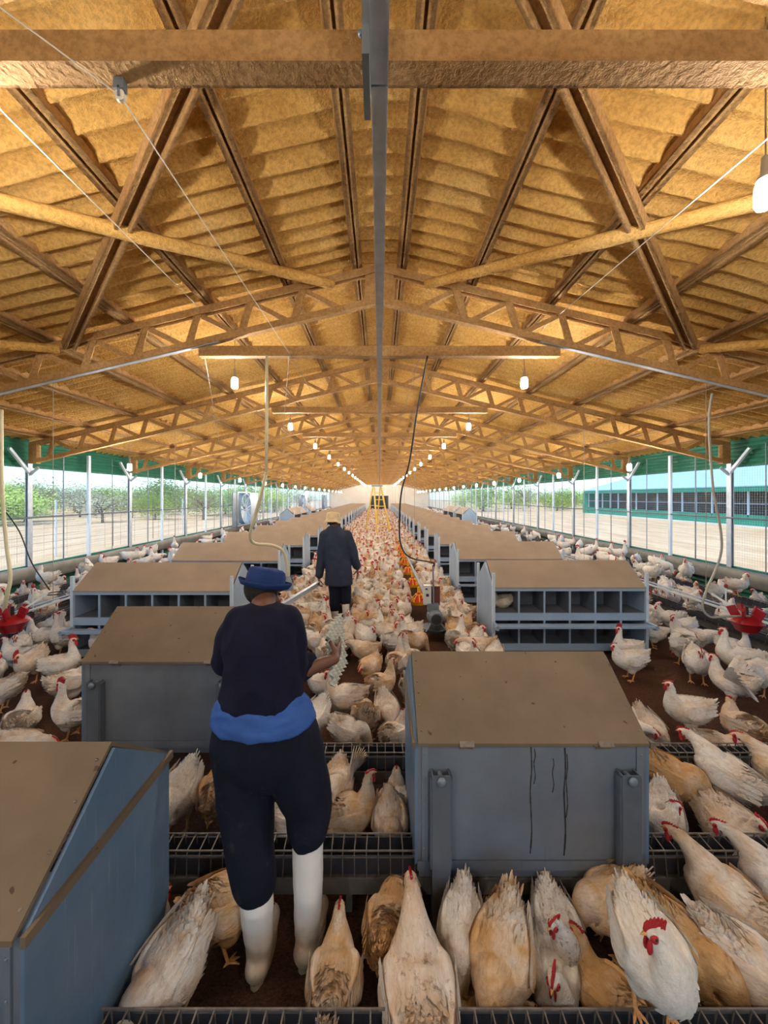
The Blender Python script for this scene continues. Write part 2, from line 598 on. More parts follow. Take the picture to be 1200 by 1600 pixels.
# roof trusses
def chord_w(x): return Z_TOP - SL * abs(x)
def chord_b(x): return Z_TOP - 0.46 - (SL - 0.003) * abs(x)
XE = 6.92
def truss_pieces():
    """name -> list of (name, MB); near version"""
    out = []
    for s in (-1, 1):
        m = MB(); m.channel((0, 0, chord_w(0) - .045), (s * XE, 0, chord_w(XE) - .045), .09, .085, .012, (0, 0, 1), 'down')
        out.append(('top_chord', m))
        m = MB(); m.channel((0, 0, chord_b(0) + .04), (s * XE, 0, chord_b(XE) + .04), .085, .075, .012, (0, 0, 1), 'up')
        out.append(('bottom_chord', m))
        x = XE - .30
        while x > .5:
            xt = x - .11
            m = MB(); m.bar((s * x, 0, chord_b(x) + .05), (s * xt, 0, chord_w(xt) - .06), .014, .09, (0, 1, 0))
            m.bar((s * (x - .028), -.03, chord_b(x) + .05), (s * (xt - .028), -.03, chord_w(xt) - .06), .085, .014, (0, 1, 0))
            out.append(('web_member', m))
            xn = max(x - .58, .12)
            m = MB(); m.bar((s * xt, 0, chord_w(xt) - .06), (s * xn, 0, chord_b(xn) + .05), .055, .045, (0, 1, 0))
            out.append(('web_member', m))
            x -= .62
        # end plate on the post
        m = MB(); m.box((s * (XE - .03), 0, (chord_b(XE) + chord_w(XE)) / 2), (.16, .10, .42)); out.append(('end_plate', m))
    for s in (-1, 1):
        m = MB(); m.bar((s * 1.9, -.01, chord_b(1.9) - .004), (s * XE, -.01, chord_b(XE) - .004), .05, .008); out.append(('edge_strip', m))
    m = MB(); m.box((0, 0, Z_TOP - .25), (.34, .03, .40)); out.append(('ridge_plate', m))
    m = MB(); m.channel((-2.16, .06, Z_TOP - 1.01), (2.16, .06, Z_TOP - 1.01), .12, .10, .012, (0, 0, 1), 'left', .03)
    out.append(('collar_tie', m))
    return out
pcs = truss_pieces()
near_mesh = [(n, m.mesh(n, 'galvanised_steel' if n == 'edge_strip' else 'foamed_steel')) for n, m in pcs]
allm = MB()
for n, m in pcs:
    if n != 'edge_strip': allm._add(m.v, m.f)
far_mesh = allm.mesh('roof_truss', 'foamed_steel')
for k, y in enumerate(TR_Y):
    if y < -0.5:
        continue
    lab = ['foam-covered roof truss right overhead with the big tie beam across the top',
           ][0] if k == 1 else 'brown roof truss, the %s one beyond the overhead tie beam' % ORD[k - 2]
    if k < 8:
        t = empty('roof_truss', (0, y, 0))
        for n, me in near_mesh:
            if n != 'edge_strip' or k == 2: put(n, me, t)
        if k == 1:
            m = MB(); m.bx(-.06, -.035, -.17, .06, 3.52, 3.97); m.ell((-.066, -.11, 3.66), (.012, .012, .012), 8, 5)
            tag(m.build('splice_plate', 'dull_steel', t), 'dark steel splice plate')
    else:
        t = put('roof_truss', far_mesh, loc=(0, y, 0))
    tag(t, lab, 'roof truss', 'roof trusses along the shed')

# roof bracing between the first two trusses, and again further on
for (ya, yb, nm) in ((1.47, 4.57, 'overhead'), (23.17, 26.27, 'mid shed')):
    for s in (-1, 1):
        side = 'left' if s < 0 else 'right'
        m = MB()
        a = V(s * .30, ya, roof_z(.30) - .085); b = V(s * 3.7, yb, roof_z(3.7) - .075)
        m.channel(a, b, .125, .10, .02, (s * SL, 0, 1), 'down', .03)
        tag(m.build('diagonal_brace', 'foamed_steel'), 'channel diagonal brace from the %s ridge out to the %s roof slope' % (nm, side), 'brace', 'diagonal roof braces')
        m = MB()
        a = V(s * .56, yb - .02, roof_z(.56) - .10); b = V(s * 3.85, ya, roof_z(3.85) - .10)
        pts = [a.lerp(b, i / 12) + V(0, 0, .012 * noise.noise((i * .9, s, 0))) for i in range(13)]
        m.tube(pts, [.055 + .012 * noise.noise((i * .7, s * 3, 2)) for i in range(13)], 12)
        tag(m.build('round_brace', 'sprayed_foam', smooth=60), 'round foam-coated %s brace crossing the channel brace on the %s roof slope' % (nm, side), 'brace', 'round roof braces')

# straight ties between trusses on the far left / right of the slope
for s in (-1, 1):
    m = MB()
    a = V(s * 3.80, 4.55, roof_z(3.80) - .09); b = V(s * 6.8, 1.5, roof_z(6.8) - .09)
    m.tube([a.lerp(b, i / 12) + V(0, 0, .01 * noise.noise((i * .9, s, 4))) for i in range(13)], [.05 + .01 * noise.noise((i * .7, s * 3, 5)) for i in range(13)], 12)
    side = 'left' if s < 0 else 'right'
    tag(m.build('round_brace', 'sprayed_foam', smooth=60), 'round foam-coated brace running on from the channel brace end to the %s eave' % side, 'brace', 'round roof braces')

# metal trunking under the ridge
t = empty('cable_trunking', (0, 0, 0))
yy = Y0; i = 0
while yy < Y1 - .2:
    y2 = min(yy + 4.1, Y1 - .1)
    m = MB(); m.bx(-.03, .03, yy + .004, y2 - .004, 3.625, 3.685)
    m.bx(-.033, -.029, yy + .004, y2 - .004, 3.621, 3.64); m.bx(.029, .033, yy + .004, y2 - .004, 3.621, 3.64)
    m.build('trunking_length', 'galvanised_steel', t)
    yy += 4.1
tag(t, 'long galvanised trunking hanging under the ridge along the whole shed', 'cable trunking')

# ------------------------------------------------------------------ side walls
SILL = 0.62
for s in (-1, 1):
    side = 'left' if s < 0 else 'right'
    X = s * (W + .05)
    # low green sheet curb
    m = MB(); rings = []
    nz = 14
    vs = []
    for k in range(nz + 1):
        z = -.06 + (SILL + .06) * k / nz
        dx = .012 * math.sin(k * 2.2)
        vs.append((X + dx, Y0, z)); vs.append((X + dx, Y1, z))
    m._add(vs, [(2 * k, 2 * k + 1, 2 * k + 3, 2 * k + 2) for k in range(nz)])
    m.bx(X - .03, X + .03, Y0, Y1, SILL - .02, SILL + .02)
    tag(m.build('wall_' + side, 'green_sheet'), kind='structure')
    # green corrugated band under the eave
    m = MB(); vs = []
    nz = 40
    for k in range(nz + 1):
        z = 2.60 + .62 * k / nz
        dx = .012 * math.sin(k * 1.25)
        vs.append((X + s * .06 + dx, Y0, z)); vs.append((X + s * .06 + dx, Y1, z))
    m._add(vs, [(2 * k, 2 * k + 1, 2 * k + 3, 2 * k + 2) for k in range(nz)])
    o = m.build('trim_1' if s < 0 else 'trim_2', 'green_sheet'); tag(o, kind='structure')
    # wire mesh over the opening
    m = MB()
    XM = s * (W + .035)
    y = Y0
    while y < Y1:
        st = .05 if y < 14 else .1
        r = .0012 if y < 14 else .0016
        m._add([(XM - r, y - r, SILL), (XM + r, y - r, SILL), (XM, y + r, SILL), (XM - r, y - r, 2.62), (XM + r, y - r, 2.62), (XM, y + r, 2.62)],
               [(0, 1, 4, 3), (1, 2, 5, 4), (2, 0, 3, 5)])
        y += st
    z = SILL
    while z < 2.62:
        r = .0012
        m._add([(XM - r, Y0, z - r), (XM + r, Y0, z - r), (XM, Y0, z + r), (XM - r, Y1, z - r), (XM + r, Y1, z - r), (XM, Y1, z + r)],
               [(0, 1, 4, 3), (1, 2, 5, 4), (2, 0, 3, 5)])
        z += .05
    tag(m.build('window_1' if s < 0 else 'window_2', 'galvanised_steel'), kind='structure')
    # mid rail
    m = MB(); m.tube([(s * (W - .03), Y0, 1.6), (s * (W - .03), Y1, 1.6)], .017, 8)
    tag(m.build('window_rail', 'dull_steel', smooth=180), kind='structure')
    # rolled curtain lying on the sill
    m = MB(); rings = []
    for j in range(120):
        y = Y0 + (Y1 - Y0) * (j / 119) ** 1.5
        ring = []
        for k in range(18):
            a = 2 * PI * k / 18
            rr = 1 + .16 * math.sin(3 * a + 1.5 * noise.noise((0, y * .5, s))) + .12 * noise.noise((math.cos(a) * 2, y * 1.1, math.sin(a) * 2 + s * 4))
            ring.append(V(s * (W - .07) + .085 * rr * math.cos(a), y, SILL - .14 + .15 * rr * math.sin(a) + .02 * noise.noise((y * .6, s, 7))))
        rings.append(ring)
    m.loft(rings)
    tag(m.build('rolled_curtain', 'curtain_tarp', smooth=180), 'rolled-up dull green tarpaulin curtain along the %s sill' % side, 'curtain', 'rolled side curtains')
    # posts at every truss, slim mullions between
    for y in TR_Y:
        m = MB()
        hx = s * (W - .02)
        m.bar((hx, y, -.05), (hx, y, 2.75), .10, .012, (s, 0, 0)); m.bar((hx + s * .05, y, -.05), (hx + s * .05, y, 2.75), .10, .012, (s, 0, 0))
        m.bar((hx + s * .025, y, -.05), (hx + s * .025, y, 2.75), .012, .06, (s, 0, 0))
        o = m.build('wall_post', 'galvanised_steel'); tag(o, kind='structure')
        m2 = MB(); m2.bar((hx, y - .02, 2.50), (hx, y - .44, 2.94), .05, .05, (1, 0, 0)); m2.build('brace', 'white_steel', o)
        m2 = MB(); m2.bar((hx, y, 2.46), (hx - s * .17, y, 2.60), .05, .03, (0, 1, 0)); m2.build('bracket', 'galvanised_steel', o)
        m = MB(); yb = y + BAY / 2
        if yb < Y1:
            m.bar((hx, yb, -.05), (hx, yb, 3.0), .075, .05, (s, 0, 0))
            tag(m.build('wall_mullion_column', 'white_steel'), kind='structure')
        for q in (.27, .77):
            yq = y + BAY * q
            if yq < Y1 and y < 24:
                m = MB(); m.tube([(s * (W + .0), yq, SILL), (s * (W + .0), yq, 3.0)], .014 if q < .5 else .01, 6)
                tag(m.build('slim_wall_column', 'dull_steel'), kind='structure')
plainless = None

# end wall with its door opening
m = MB()
poly = [(-7.1, Y1, -.05), (-1.25, Y1, -.05), (-1.25, Y1, 2.15), (1.25, Y1, 2.15), (1.25, Y1, -.05), (7.1, Y1, -.05), (7.1, Y1, roof_z(7.1) + .12), (0, Y1, Z_TOP + .12), (-7.1, Y1, roof_z(7.1) + .12)]
m.prism(poly, (0, .15, 0))
tag(m.build('wall_end', 'white_wall'), kind='structure')
m = MB(); m.bx(-1.25, 1.25, Y1 + .05, Y1 + .11, -.05, 2.15)  # dark sheet filling the opening in place of the shade beyond
m2 = m.build('door_shade_1', 'door_shade'); tag(m2, kind='structure')

# unseen wall with open doorway, added behind the viewer to darken the foreground
m = MB()
poly = [(-7.1, Y0, -.05), (-1.4, Y0, -.05), (-1.4, Y0, 2.3), (1.4, Y0, 2.3), (1.4, Y0, -.05), (7.1, Y0, -.05), (7.1, Y0, roof_z(7.1) + .12), (0, Y0, Z_TOP + .12), (-7.1, Y0, roof_z(7.1) + .12)]
m.prism(poly, (0, -.15, 0))
tag(m.build('wall_front_unseen', 'white_wall'), kind='structure')

# ================================================================== OUTSIDE
m = MB()
m.bx(-160, 160, -40, 260, -.26, -.16)
tag(m.build('yard_ground', 'sandy_yard'), kind='structure')

# low fence on the left
ft = empty('wire_fence', (-11.8, 0, 0))
for k, y in enumerate([5.0 + 3.0 * i for i in range(20)]):
    m = MB(); m.tube([(0, y, -.2), (0, y, 1.9)], .03 if k % 3 == 0 else .016, 6); m.build('fence_post', 'white_steel' if k % 3 == 0 else 'bark', ft)
m = MB()
for z in (.15, .4, .65, .9, 1.15, 1.4, 1.65):
    m.tube([(0, 3, z), (0, 63, z)], .005, 4)
for k in range(60):
    y = 3.5 + k
    m.tube([(0, y, -.15), (0, y, 1.2)], .005, 4)
m.build('fence_wire', 'rusty_wire', ft)
tag(ft, 'low stock-wire fence with thin posts across the sandy yard on the left', 'fence')

# neighbouring house
nb = empty('poultry_house', (26.0, 0, 0))
m = MB()
YA, YB = 0.0, 48.0
m.prism([(-.45, YA, 2.72), (-.45, YA, 2.80), (7.0, YA, 4.95), (14.4, YA, 2.80), (14.4, YA, 2.72), (7.0, YA, 4.87)], (0, YB - YA, 0))
m.build('roof', 'roof_blue', nb)
m = MB(); m.bx(-.42, -.36, YA, YB, 2.38, 2.75); m.build('eave_fascia', 'green_bright', nb)
m = MB(); m.bx(-.06, .02, YA, YB, -.05, .72); m.build('low_wall', 'green_bright', nb)
m = MB(); m.bx(-.3, 14.2, YA, YB, -.2, -.02); m.build('footing', 'white_wall', nb)
m = MB(); m.bx(3.0, 3.1, YA + 24, YB, 0, 3.2); m.build('interior_shade_sheet', 'interior_shade', nb)  # added sheet standing in for the shade inside the house
m = MB(); m.bx(-.05, 14, YB - .1, YB, 0, 2.75); m.bx(-.6, -.05, YB - .2, YB, 0, 2.5); m.build('end_wall', 'green_bright', nb)
for k in range(17):
    y = YA + .5 + 2.95 * k
    m = MB(); m.bx(-.06, .04, y - .05, y + .05, .6, 2.6); m.build('post', 'white_steel', nb)
for k in range(16):
    y = YA + 2.0 + 2.95 * k
    m = MB(); m.bx(-.03, .03, y - .02, y + .02, .6, 2.6); m.build('mullion', 'white_steel', nb)
m = MB(); m.bx(-.03, .01, YA, YB, 1.5, 1.54); m.build('rail', 'white_steel', nb)
tag(nb, 'neighbouring poultry house with pale roof and green walls beyond the right-hand yard', 'building')

# trees
def tree_mesh(seed, h, spread, leaves, leaf_mat, size=.22):
    r = random.Random(seed)
    m = MB()
    m.cur = 0
    trunk_top = V(r.uniform(-.3, .3), r.uniform(-.3, .3), h * .45)
    m.tube([(0, 0, -.2), trunk_top * .5 + V(.06, 0, 0), trunk_top], [.14, .10, .07], 7)
    tips = []
    for k in range(9):
        a = r.uniform(0, 2 * PI); e = r.uniform(.2, 1.1)
        L = spread * r.uniform(.5, 1.0)
        st = trunk_top * r.uniform(.5, 1.0)
        en = st + V(math.cos(a) * math.cos(e) * L, math.sin(a) * math.cos(e) * L, math.sin(e) * L * h / spread * .5)
        mid = st.lerp(en, .5) + V(0, 0, .15)
        m.tube([st, mid, en], [.06, .04, .015], 5)
        tips += [en, mid, st.lerp(en, .75)]
    m.cur = 1
    for k in range(leaves):
        c = r.choice(tips)
        d = V(r.gauss(0, 1), r.gauss(0, 1), r.gauss(0, .8))
        d *= spread * .30
        p = c + d
        if p.z < .25: p.z = .25 + r.random() * .5
        a = V(r.uniform(-1, 1), r.uniform(-1, 1), r.uniform(-.6, .6)).normalized()
        b = a.orthogonal().normalized()
        sz = size * r.uniform(.5, 1.3)
        m._add([p - a * sz, p + b * sz * .5, p + a * sz, p - b * sz * .5], [(0, 1, 2, 3)])
    return m.mesh('bushy_tree', ['bark', leaf_mat])
tmesh = [tree_mesh(1, 4.2, 2.6, 3200, 'leaf_yellowgreen', .13), tree_mesh(2, 4.6, 2.9, 2800, 'leaf_green', .13),
         tree_mesh(3, 4.0, 2.6, 1300, 'leaf_greygreen', .10), tree_mesh(4, 3.2, 2.4, 2800, 'leaf_yellowgreen', .12)]
tname = ['bright yellow-green', 'mid-green', 'grey thin-leaved', 'low light-green']
rng = random.Random(11)
spots = []
def spread(n, f, sd, d):
    k = 0
    for _ in range(4000):
        x, y = f()
        if all((x - a) ** 2 + (y - b) ** 2 > d * d for a, b, c in spots):
            spots.append((x, y, sd)); k += 1
            if k == n: return
def left_yard():
    Y = rng.uniform(28, 88); X = -rng.uniform(.40, .99) * Y - 6
    return (X - 14 if X > -20 else X, Y)
spread(12, lambda: (rng.uniform(-20, -15), rng.uniform(34, 82)), 'left', 3.8)
spread(66, left_yard, 'left', 3.8)
spread(22, lambda: (rng.uniform(14, 50), rng.uniform(55, 88)), 'right', 4.6)
spread(8, lambda: (rng.uniform(46, 62), rng.uniform(8, 52)), 'behind', 4.8)
for (x, y, sd) in spots:
    i = rng.randrange(4)
    o = put('bushy_tree', tmesh[i], loc=(x, y, -.2), rotz=rng.uniform(0, 6))
    sc = rng.uniform(.8, 1.25); o.scale = (sc, sc, sc * rng.uniform(.8, 1.1))
    if sd == 'left':
        tag(o, tname[i] + ' bush in the thicket across the left-hand yard', 'tree', tname[i] + ' bushes left of the shed')
    elif sd == 'right':
        tag(o, tname[i] + ' bush past the far right end of the yard', 'tree', tname[i] + ' bushes right of the shed')
    else:
        tag(o, tname[i] + ' bush seen through the neighbouring house', 'tree', tname[i] + ' bushes behind the neighbouring house')

# ================================================================== NEST BOXES
def nest_row_pieces():
    """double-tier nest box; local origin at floor, front centre; front faces -y. width 2.0, depth .76"""
    w = 2.0; d = .76; hh = .82; ht = 1.10
    P = []
    def add(name, m, mat): P.append((name, m, mat))
    for s in (-1, 1):
        m = MB(); x = s * w / 2
        m.prism([(x - .012, 0, .02), (x - .012, d, .02), (x - .012, d, hh), (x - .012, d / 2, ht), (x - .012, 0, hh)], (.024, 0, 0))
        add('end_panel', m, 'white_blue_sheet')
        for yy in (-.012, d + .012):
            m = MB(); m.box((x, yy, .51), (.035, .035, 1.02)); add('leg_post', m, 'white_steel')
    # lids
    for s, y0 in ((0, -.03), (1, d + .03)):
        m = MB()
        a = V(-w / 2 + .015, y0, hh + .004); b = V(w / 2 - .015, y0, hh + .004)
        c = V(w / 2 - .015, d / 2, ht + .012); e = V(-w / 2 + .015, d / 2, ht + .012)
        nrm = V(0, 0, .014)
        m._add([a, b, c, e, a + nrm, b + nrm, c + nrm, e + nrm], [(0, 1, 2, 3), (7, 6, 5, 4), (0, 4, 5, 1), (1, 5, 6, 2), (2, 6, 7, 3), (3, 7, 4, 0)])
        add('lid', m, 'bright_dusty_board')
    m = MB(); m.bx(-w / 2, w / 2, d / 2 - .008, d / 2 + .008, .05, ht - .02); add('partition', m, 'nest_inside')
    m = MB(); m.bx(-w / 2, w / 2, .01, d - .01, .48, .50); m.bx(-w / 2, w / 2, .01, d - .01, .06, .08); add('tier_floor', m, 'nest_inside')
    m = MB()
    for k in range(1, 6):
        x = -w / 2 + w * k / 6
        m.bx(x - .006, x + .006, .012, d - .012, .08, hh - .02)
    add('dividers', m, 'nest_inside')
    m = MB()
    for k in range(0, 7):
        x = -w / 2 + w * k / 6
        m.bx(x - .011, x + .011, -.012, .006, .06, hh)
    m.bx(-w / 2, w / 2, -.016, .004, .785, .825)
    add('front_frame', m, 'white_blue_sheet')
    m = MB(); m.bx(-w / 2, w / 2, -.02, .002, .405, .50); add('lip_board', m, 'white_blue_sheet')
    m = MB(); m.bx(-w / 2, w / 2, -.02, .002, .01, .10); add('kick_board', m, 'white_blue_sheet')
    m = MB(); m.bx(-w / 2 - .03, w / 2 + .03, -.20, -.155, .355, .38); m.bx(-w / 2, w / 2, -.155, -.02, .352, .364)
    for s in (-1, 1): m.bx(s * w / 2 - .015, s * w / 2 + .015, -.2, 0, .33, .39)
    add('perch_ledge', m, 'white_blue_sheet')
    return P
NB = nest_row_pieces()
nb_near = [(n, m.mesh(n, mat), ) for n, m, mat in NB]
mats = []
allm = MB()
for n, m, mat in NB:
    if mat not in mats: mats.append(mat)
    allm.cur = mats.index(mat)
    allm._add(m.v, m.f)
nb_far = allm.mesh('nest_box', mats)
NEST = []
for side, xc, y0 in (('left', -2.86, 4.84), ('right', 2.49, 5.03)):
    for k in range(21):
        y = y0 + 2.28 * k
        if y > 52.5: break
        if k < 8:
            o = empty('nest_box', (xc, y, 0))
            for n, me in nb_near: put(n, me, o)
        else:
            o = put('nest_box', nb_far, loc=(xc, y, 0))
        NEST.append((xc, y))
        tag(o, '%s two-tier nest box of the %s-hand row, its brown lid facing the camera' % (ORD[k], side), 'nest box', 'nest boxes of the %s row' % side)
for s, side in ((-1, 'left'), (1, 'right')):
    for k, y in enumerate((21.6, 23.4, 26.6) if s < 0 else (22.2, 24.8, 26.6)):
        o = put('nest_box', nb_far, loc=(s * 5.35, y, 0), rotz=R(90) * s); o.scale = (1, 1, 1.25)
        tag(o, '%s of the pale gable-ended nest boxes standing end-on by the %s wall' % (['nearest', 'middle', 'farthest'][k], side), 'nest box', 'end-on nest boxes by the %s wall' % side)

# the three near boxes seen from their boarded backs
def near_box(x0, x1, y, label):
    w = x1 - x0; d = .70; hh = .85; ht = 1.13; zb = .30
    o = empty('nest_box', ((x0 + x1) / 2, y, 0))
    h = w / 2
    m = MB(); m.bx(-h, h, 0, .014, zb, hh)
    m.build('back_board', 'grey_board', o)
    m = MB(); m.bx(-h + .01, h - .01, .02, .034, .20, zb + .01); m.bx(-h, h, -.004, .012, zb - .05, zb - .004); m.build('base_board', 'grey_board', o)
    for s in (-1, 1):
        m = MB(); x = s * h
        m.prism([(x, .0, zb - .02), (x, .10, .17), (x, d - .04, .17), (x, d, .26), (x, d, hh + .02), (x, d / 2, ht - .005), (x, 0, hh)], (s * .012, 0, 0))
        m.build('end_panel', 'blue_grey_sheet', o)
        m = MB()
        x2 = s * (h + .012)
        m.bar((x2 + s * .006, -.012, hh - .004), (x2 + s * .006, d + .01, hh + .012), .014, .032)
        m.build('batten', 'brown_board', o)
        m = MB(); m.bar((s * (h - .035), -.004, zb), (s * (h - .035), -.004, hh - .01), .03, .006, (0, 1, 0))
        for k in range(5):
            m.ell((s * (h - .03), -.008, zb + .06 + k * .11), (.005, .004, .005), 8, 5)
        m.build('corner_strip', 'dull_steel', o)
    m = MB()
    m.bx(-h, h, d - .014, d, .62, hh); m.bx(-h, h, d - .014, d, .20, .34); m.build('front_rail', 'grey_board', o)
    m = MB(); m.bx(-h, h, .02, d - .02, .33, .345); m.build('tray_floor', 'grey_board', o)
    lab = True
    for y0 in (-.022, d + .022):
        m = MB()
        xl = -h + .001; xr = h - .001
        yt = d / 2
        a = V(xl, y0, hh - .002); b = V(xr, y0, hh - .002); c = V(xr, yt, ht); e = V(xl, yt, ht)
        n = V(0, 0, .016)
        m._add([a, b, c, e, a + n, b + n, c + n, e + n], [(0, 1, 2, 3), (7, 6, 5, 4), (0, 4, 5, 1), (1, 5, 6, 2), (2, 6, 7, 3), (3, 7, 4, 0)])
        lid = m.build('lid', 'brown_board', o)
        if y0 < 0:
            m = MB()
            for s in (-1, 1):
                for q in (.12, .37, .63, .88):
                    p = (b.lerp(c, q) if s > 0 else a.lerp(e, q)) + n - V(s * .02, 0, 0)
                    m.ell(p, (.006, .006, .004), 8, 5)
            m.build('screws', 'rusty_wire', lid)
    for q in (-.29, .31):
        m = MB(); xx = q * w
        m.bx(xx - .034, xx + .034, -.006, .002, hh - .024, hh - .002)
        m.box((xx, -.028, hh + .014), (.068, .006, .024), Matrix.Rotation(R(-45), 3, 'X'))
        m.tube([(xx - .034, -.016, hh), (xx + .034, -.016, hh)], .006, 8)
        for k in (-.022, 0, .022):
            m.ell((xx + k, -.008, hh - .014), (.004, .004, .004), 6, 4)
        m.build('hinge', 'rusty_wire', o, smooth=40)
    for s in (-1, 1):
        m = MB()
        xx = s * (h - .105)
        m.channel((xx, -.030, 0), (xx, -.030, .735), .085, .05, .006, (0, 1, 0), 'up')
        m.bx(xx - .05, xx - .042, -.05, -.004, .30, .72); m.bx(xx + .042, xx + .05, -.05, -.004, .30, .72)
        leg = m.build('leg', 'leg_steel', o)
        m = MB(); m.tube([(xx, -.005, .715), (xx, -.06, .715)], .012, 6); m.ell((xx, -.066, .715), (.022, .012, .022), 10, 6)
        m.build('bolt', 'dull_steel', leg, smooth=50)
        m = MB(); m.bar((xx, d + .03, 0), (xx, d + .03, .735), .08, .04, (0, 1, 0)); m.build('leg', 'leg_steel', o)
    tag(o, label, 'nest box', 'near nest boxes seen from behind')
    return o
box_r = near_box(.18, 1.265, 1.82, 'grey-backed nest box with brown hinged lid right of the woman, on two steel legs')
m = MB()
def streak(x, z0, z1, w):
    pts = catmull([(x + .004 * math.sin(k * 2.1), 0, z0 + (z1 - z0) * k / 5) for k in range(6)], 3)
    for a, b in zip(pts[:-1], pts[1:]):
        m.bar((a[0], -.0012, a[2]), (b[0], -.0012, b[2]), w * random.uniform(.6, 1.2), .002, (0, 1, 0))
for (x, z0, z1, w) in ((-.005, .835, .33, .006), (.012, .825, .66, .004), (.155, .83, .32, .007), (.165, .80, .5, .004), (.10, .78, .62, .003)):
    streak(x, z0, z1, w)
o = m.build('stain_runs', 'dark_stain', box_r)
tag(o, label='dark runs of dried dirt')
near_box(-2.09, -.98, 2.71, 'grey-backed nest box with brown lid standing behind the woman on the left')
near_box(-2.05, -.955, 1.02, 'nearest nest box at the lower left corner, blue-grey gable end towards the aisle')

# ================================================================== FEED TROUGHS
def trough_mesh(L, cell):
    """along x from 0 to L, centred on y=0"""
    P = []
    m = MB(); m.channel((0, 0, .235), (L, 0, .235), .11, .085, .006, (0, 0, 1), 'up'); P.append(('channel', m, 'dark_trough'))
    m = MB(); m.bx(0, L, -.065, .065, .165, .178); m.bx(0, L, -.062, -.045, .10, .165); m.bx(0, L, .045, .062, .10, .165); P.append(('support_rail', m, 'grey_plank'))
    m = MB()
    x = .03
    r = .0024
    while x < L:
        jit = random.uniform(-.004, .004)
        m.bar((x, -.062, .175), (x + jit, -.050, .300), r * 2, r * 2, (0, 1, 0))
        m.bar((x + jit, -.050, .300), (x, .040, .305), r * 2, r * 2)
        m.bar((x, .040, .305), (x, .062, .185), r * 2, r * 2, (0, 1, 0))
        x += cell
    for (yy, z) in ((-.061, .18), (-.053, .272), (-.050, .300), (.040, .305), (.062, .19)):
        m.bar((0, yy, z), (L, yy, z), r * 2.4, r * 2.4)
    P.append(('wire_grill', m, 'rusty_wire'))
    m = MB()
    x = .3
    while x < L:
        m.bx(x - .015, x + .015, -.03, .03, -.02, .17); x += 1.15
    P.append(('feet', m, 'grey_plank'))
    return P
def trough(loc, L, rotz, label, cell=.058):
    o = empty('feed_trough', loc, rotz)
    for n, m, mat in trough_mesh(L, cell):
        m.build(n, mat, o)
    tag(o, label, 'feed trough', 'chain feed troughs')
trough((-.93, 1.245, 0), 5.2, 0, 'wire-topped feed trough along the bottom edge of the picture')
trough((-1.60, 1.915, 0), 6.2, 0, 'wire-topped feed trough passing behind the woman and under the right nest box')
trough((-.86, 2.63, 0), 5.6, 0, 'farthest cross trough, behind the right nest box, with hens feeding beyond')
for s, side in ((-1, 'left'), (1, 'right')):
    trough((s * 4.85, 3.2, 0), 49.0, R(90), 'long feed trough beside the outer ends of the %s nest boxes' % side, .11)
    trough((s * 5.55, 3.0, 0), 49.0, R(90), 'long feed trough in the middle of the %s side strip' % side, .11)
    trough((s * 6.25, 2.6, 0), 49.0, R(90), 'long feed trough nearest the %s wall' % side, .11)
    # drinker line
    o = empty('drinker_line', (s * 4.42, 0, 0))
    m = MB(); m.tube([(0, 3.9, .58), (0, 52, .58)], .018, 8); m.build('water_pipe', 'pvc_white', o, smooth=180)
    m = MB(); m.bx(-.012, .012, 3.9, 52, .615, .63); m.build('support_bar', 'galvanised_steel', o)
    m = MB()
    for k in range(100):
        m.tube([(0, 4.0 + k * .25, .565), (0, 4.0 + k * .25, .52)], .007, 5)
    m.build('nipples', 'red_plastic', o)
    for k in range(6):
        m = MB(); y = 5.2 + 3.1 * k
        m.tube([(0, y, .63), (0, y, 1.2), (0, y, roof_z(4.4) - .1)], .004, 5); m.build('hanging_cord', 'cord_grey', o)
    m = MB(); y = 4.9
    m.tube([(0, y, .55), (0, y, .86)], .009, 6); m.build('air_riser', 'pvc_white', o)
    m = MB(); m.ell((0, 4.9, .88), (.022, .022, .03), 8, 6); m.build('riser_cap', 'red_plastic', o)
    tag(o, 'white nipple drinker line hung low beyond the %s nest boxes' % side, 'drinker line')
    # red regulator
    o = empty('water_regulator', (s * 4.35, 4.55, .0))
    m = MB()
    m.lathe([(.02, .40), (.10, .43), (.15, .52), (.17, .54), (.15, .57), (.09, .60), (.03, .62)], 14, (0, 0, 0))
    for k in range(5):
        a = 2 * PI * k / 5
        m.box((.11 * math.cos(a), .11 * math.sin(a), .63), (.09, .022, .17), Matrix.Rotation(a, 3, 'Z') @ Matrix.Rotation(R(24), 3, 'Y'))
    m.build('red_body', 'red_plastic', o, smooth=40)
    m = MB(); m.tube([(0, 0, .55), (0, 0, .72)], .018, 8); m.tube([(0, 0, .5), (s * .07, .1, .58)], .016, 8); m.build('pipe_stub', 'black_plastic', o)
    m = MB(); m.bar((.0, .0, .60), (-s * .16, .30, .80), .02, .02); m.build('float_arm', 'pvc_white', o)
    tag(o, 'finned red plastic water regulator at the start of the %s drinker line' % side, 'water regulator', 'red water regulators')

